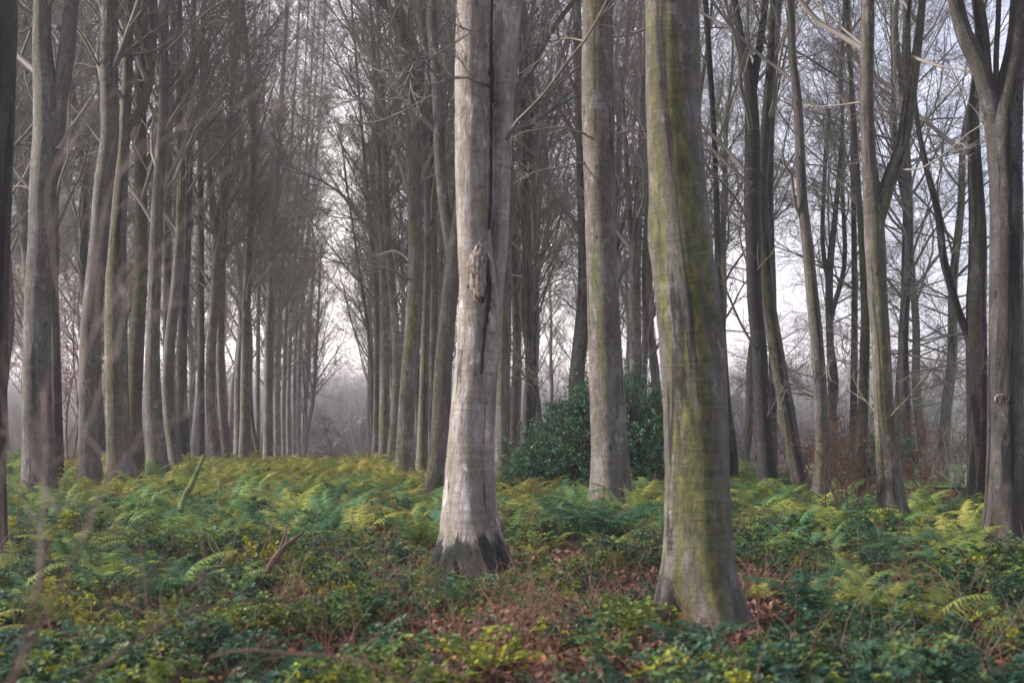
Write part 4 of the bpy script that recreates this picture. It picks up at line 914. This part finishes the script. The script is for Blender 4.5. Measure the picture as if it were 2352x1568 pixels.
# broken stump
g = np.random.default_rng(4); m = MB(); D = 17.6; x = xat(2278, D); sd_ = 14
h = np.linspace(-.1, .42, 7); P_ = np.stack([np.zeros(7), np.zeros(7), h], -1); rad = 1 + .16 * g.normal(size=(1, 7, sd_))
V, q, A = tubes(P_[None], np.linspace(.12, .075, 7)[None], sd_, rad); V = V.reshape(7, sd_, 3); V[-1, :, 2] += g.uniform(-.12, .12, sd_); V = V.reshape(-1, 3); m.add(V, q)
top = V.reshape(7, sd_, 3)[-1]; m.add(np.vstack([top, top.mean(0) - [0, 0, .12]]), T=np.stack([np.arange(sd_), (np.arange(sd_) + 1) % sd_, np.full(sd_, sd_)], -1))
o = m.build('stump', plain_mat('rotten_wood', [(.3, (.08, .03, .015)), (.7, (.30, .13, .06))], (14, 14, 5), .9, 1, .03), None); o.location = (x, D, float(gz(x, D))); tag(o, 'small jagged orange-brown rotten stump left of the right-edge beech', 'stump')

# foreground shrub, out of focus
t = thing('bare_shrub', 'tall bare twiggy shrub blurred in the left foreground', 'shrub', (*W(40, 1640, 3.0)[:2], 0.0))
off = np.array(t.location)
STEMS = [(TWIG, 2.9, 3.1, [(-10, 1640, 22), (30, 1545, 19), (76, 1401, 17), (100, 1301, 15), (124, 1201, 14), (150, 1110, 12), (162, 1020, 10), (150, 900, 8), (140, 780, 6)]),
         (TWIG, 2.9, 3.4, [(0, 1640, 18), (60, 1500, 16), (100, 1420, 14), (140, 1333, 13), (184, 1253, 12), (224, 1133, 9), (300, 1000, 7), (370, 900, 6), (440, 780, 5), (540, 700, 4)]),
         (PALETWIG, 3.0, 3.2, [(20, 1620, 10), (80, 1380, 9), (98, 1200, 9), (104, 1000, 8), (98, 900, 6)]),
         (PALETWIG, 3.1, 3.5, [(160, 1060, 7), (172, 900, 7), (215, 765, 7), (300, 640, 6), (380, 560, 5), (460, 470, 4), (530, 380, 3)]),
         (PALETWIG, 3.1, 3.6, [(170, 920, 6), (200, 720, 6), (226, 560, 7), (252, 440, 6), (300, 375, 6), (370, 325, 5), (440, 285, 4), (560, 245, 3), (720, 270, 2)]),
         (PALETWIG, 3.1, 3.3, [(150, 860, 6), (140, 700, 5), (118, 560, 5), (112, 420, 5), (160, 340, 5), (200, 270, 4), (222, 200, 2)]),
         (PALETWIG, 3.1, 3.3, [(190, 1000, 6), (230, 900, 6), (290, 700, 6), (270, 640, 5), (330, 560, 4)]),
         (PALETWIG, 3.0, 3.4, [(184, 1253, 7), (240, 1120, 7), (300, 1040, 6), (340, 980, 5), (420, 960, 4), (470, 900, 3)]),
         (TWIG, 3.0, 3.1, [(184, 1253, 9), (172, 1160, 7), (200, 1090, 6), (260, 1180, 4)]),
         (PALETWIG, 2.8, 2.9, [(10, 1300, 7), (0, 1120, 6), (30, 1000, 5), (70, 960, 4), (130, 1060, 3)]),
         (PALETWIG, 3.0, 3.1, [(130, 1180, 7), (90, 1090, 6), (40, 1010, 5), (10, 960, 4)]),
         (TWIG, 3.0, 3.3, [(60, 1500, 8), (180, 1520, 8), (260, 1420, 6), (330, 1330, 5), (400, 1280, 4)]),
         (PALETWIG, 3.1, 3.3, [(300, 640, 4), (350, 720, 4), (410, 690, 3)])]
g = np.random.default_rng(9)
for mt, Ds, De, bp in STEMS:
    rr = []
    for i, (px, py, wd) in enumerate(bp):
        Dz = Ds + (De - Ds) * i / (len(bp) - 1); rr.append([*W(px, py, Dz), wd * (.22 if mt is TWIG else .30) * Dz / F])
    Q = smooth_path(np.array(rr), .03); m = MB(); V, q, A = tubes(Q[None, :, :3], Q[None, :, 3], 8, 1 + .08 * g.normal(size=(1, len(Q), 8))); m.add(V, q)
    ln = np.array([1.0]); o2, d2, l2, _, _ = kids(Q[None, :, :3], ln, 5, .3, 1, 25, 60, .12, .3, g)
    P2 = grow(o2, d2, l2, 5, .12, .03, g); V, q, A = tubes(P2, taper(5, 6, np.full(5, .0016), np.full(5, .0008)), 4); m.add(V, q)
    m.build('stem', mt, t, off=off)

# canker on the silver beech, knot on the edge beech
def on_trunk(root): return root
silver = [o for o in HEROT if 'torn bark scar' in o['label']][0]
g = np.random.default_rng(6); D = 13.8
nu, nv = 28, 40; u = np.linspace(0, 2 * np.pi, nu, endpoint=False); v = np.linspace(0, 1, nv)
c0 = W(1108, 535, D); c1 = W(1090, 712, D); P_ = []
for i, s in enumerate(v):
    c = c0 * (1 - s) + c1 * s; wdt = .022 + .080 * math.sin(math.pi * min(1, s ** 1.25)) ** .8 * .85 * (1 + .10 * math.sin(s * 19 + 1) + .06 * math.sin(s * 47))
    c = c + np.array([-.03 * math.sin(s * 5) + .02, -.065 - .088 * float(sstep(0, .5, s)) + .06 * float(sstep(.82, 1.0, s)), 0])
    for a in u:
        rg = 1 + .16 * math.sin(a * 9 + s * 6) + .10 * math.sin(a * 17 - s * 11) + .08 * g.normal()
        P_.append(c + np.array([math.cos(a) * wdt * rg, math.sin(a) * wdt * .5 * rg, g.normal() * .006]))
idx = np.arange(nv * nu).reshape(nv, nu); nx = np.roll(idx, -1, 1); q = np.stack([idx[:-1], nx[:-1], nx[1:], idx[1:]], -1).reshape(-1, 4)
o = mesh_obj('burl', np.array(P_) - np.array(silver.location), q, BURL, silver); o['label'] = 'rough torn brown bark scar'
BLACKW = plain_mat('black_rot_and_shade', [(.4, (.010, .009, .009)), (.7, (.04, .035, .03))], (18, 18, 6), .9, .8, .02)
for nm, bp in (('gap_shade', [(1129, -20, 7), (1128, 60, 9), (1127, 140, 11), (1127, 210, 17), (1126, 270, 12), (1127, 350, 9), (1126, 440, 10), (1123, 530, 6)]), ('rotten_streak', [(1122, 600, 3), (1124, 660, 14), (1118, 715, 13), (1111, 780, 9), (1106, 860, 5)])):  # first tube paints the shade in the gap between stems; second is rot
    rr = np.array([[*(W(px, py, 13.8) + [0, (-.085 if nm == 'gap_shade' else -.165), 0]), wd * .5 * 13.8 / F] for px, py, wd in bp]); Q = smooth_path(rr, .035); m = MB()
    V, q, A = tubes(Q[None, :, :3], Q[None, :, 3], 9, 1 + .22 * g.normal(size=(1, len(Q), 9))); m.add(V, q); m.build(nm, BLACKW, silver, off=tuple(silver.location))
edge = [o for o in HEROT if 'right edge splitting' in o['label']][0]
m = MB(); kc = W(2288, 916, 16.8) + np.array([0, -.19, 0]) - np.array(edge.location)
for rr_, tt in ((.062, .014), (.040, .012), (.02, .016)):
    a = np.linspace(0, 2 * np.pi, 21)
    ringp = np.stack([np.cos(a) * rr_ * 1.25, np.full(21, -.004), np.sin(a) * rr_ * .8], -1) + kc + g.normal(0, .002, (21, 3))
    V, q, A = tubes(ringp[None], np.full((1, 21), tt), 8); m.add(V, q)
m.build('knot', BURL, edge)

# ------------------------------------------------------------------ haze
bm_x, y0, y1, zt, zb = 190, -30, 260, 28, -5
V = np.array([[sx * bm_x, yy, zz] for zz in (zb, zt) for yy in (y0, y1) for sx in (-1, 1)], float)
q = np.array([[0, 2, 3, 1], [4, 5, 7, 6], [0, 1, 5, 4], [2, 6, 7, 3], [0, 4, 6, 2], [1, 3, 7, 5]])
HZ, nt = newmat('haze'); pv = N(nt, 'ShaderNodeVolumePrincipled', I={'Density': .0013, 'Anisotropy': .5}); pv.inputs['Color'].default_value = (.95, .94, .95, 1)
ou = N(nt, 'ShaderNodeOutputMaterial'); nt.links.new(pv.outputs[0], ou.inputs['Volume'])
hz = mesh_obj('haze', V, q, HZ, smooth=False); hz['kind'] = 'stuff'; tag(hz, 'thin pale mist filling the wood and the avenue', 'haze')
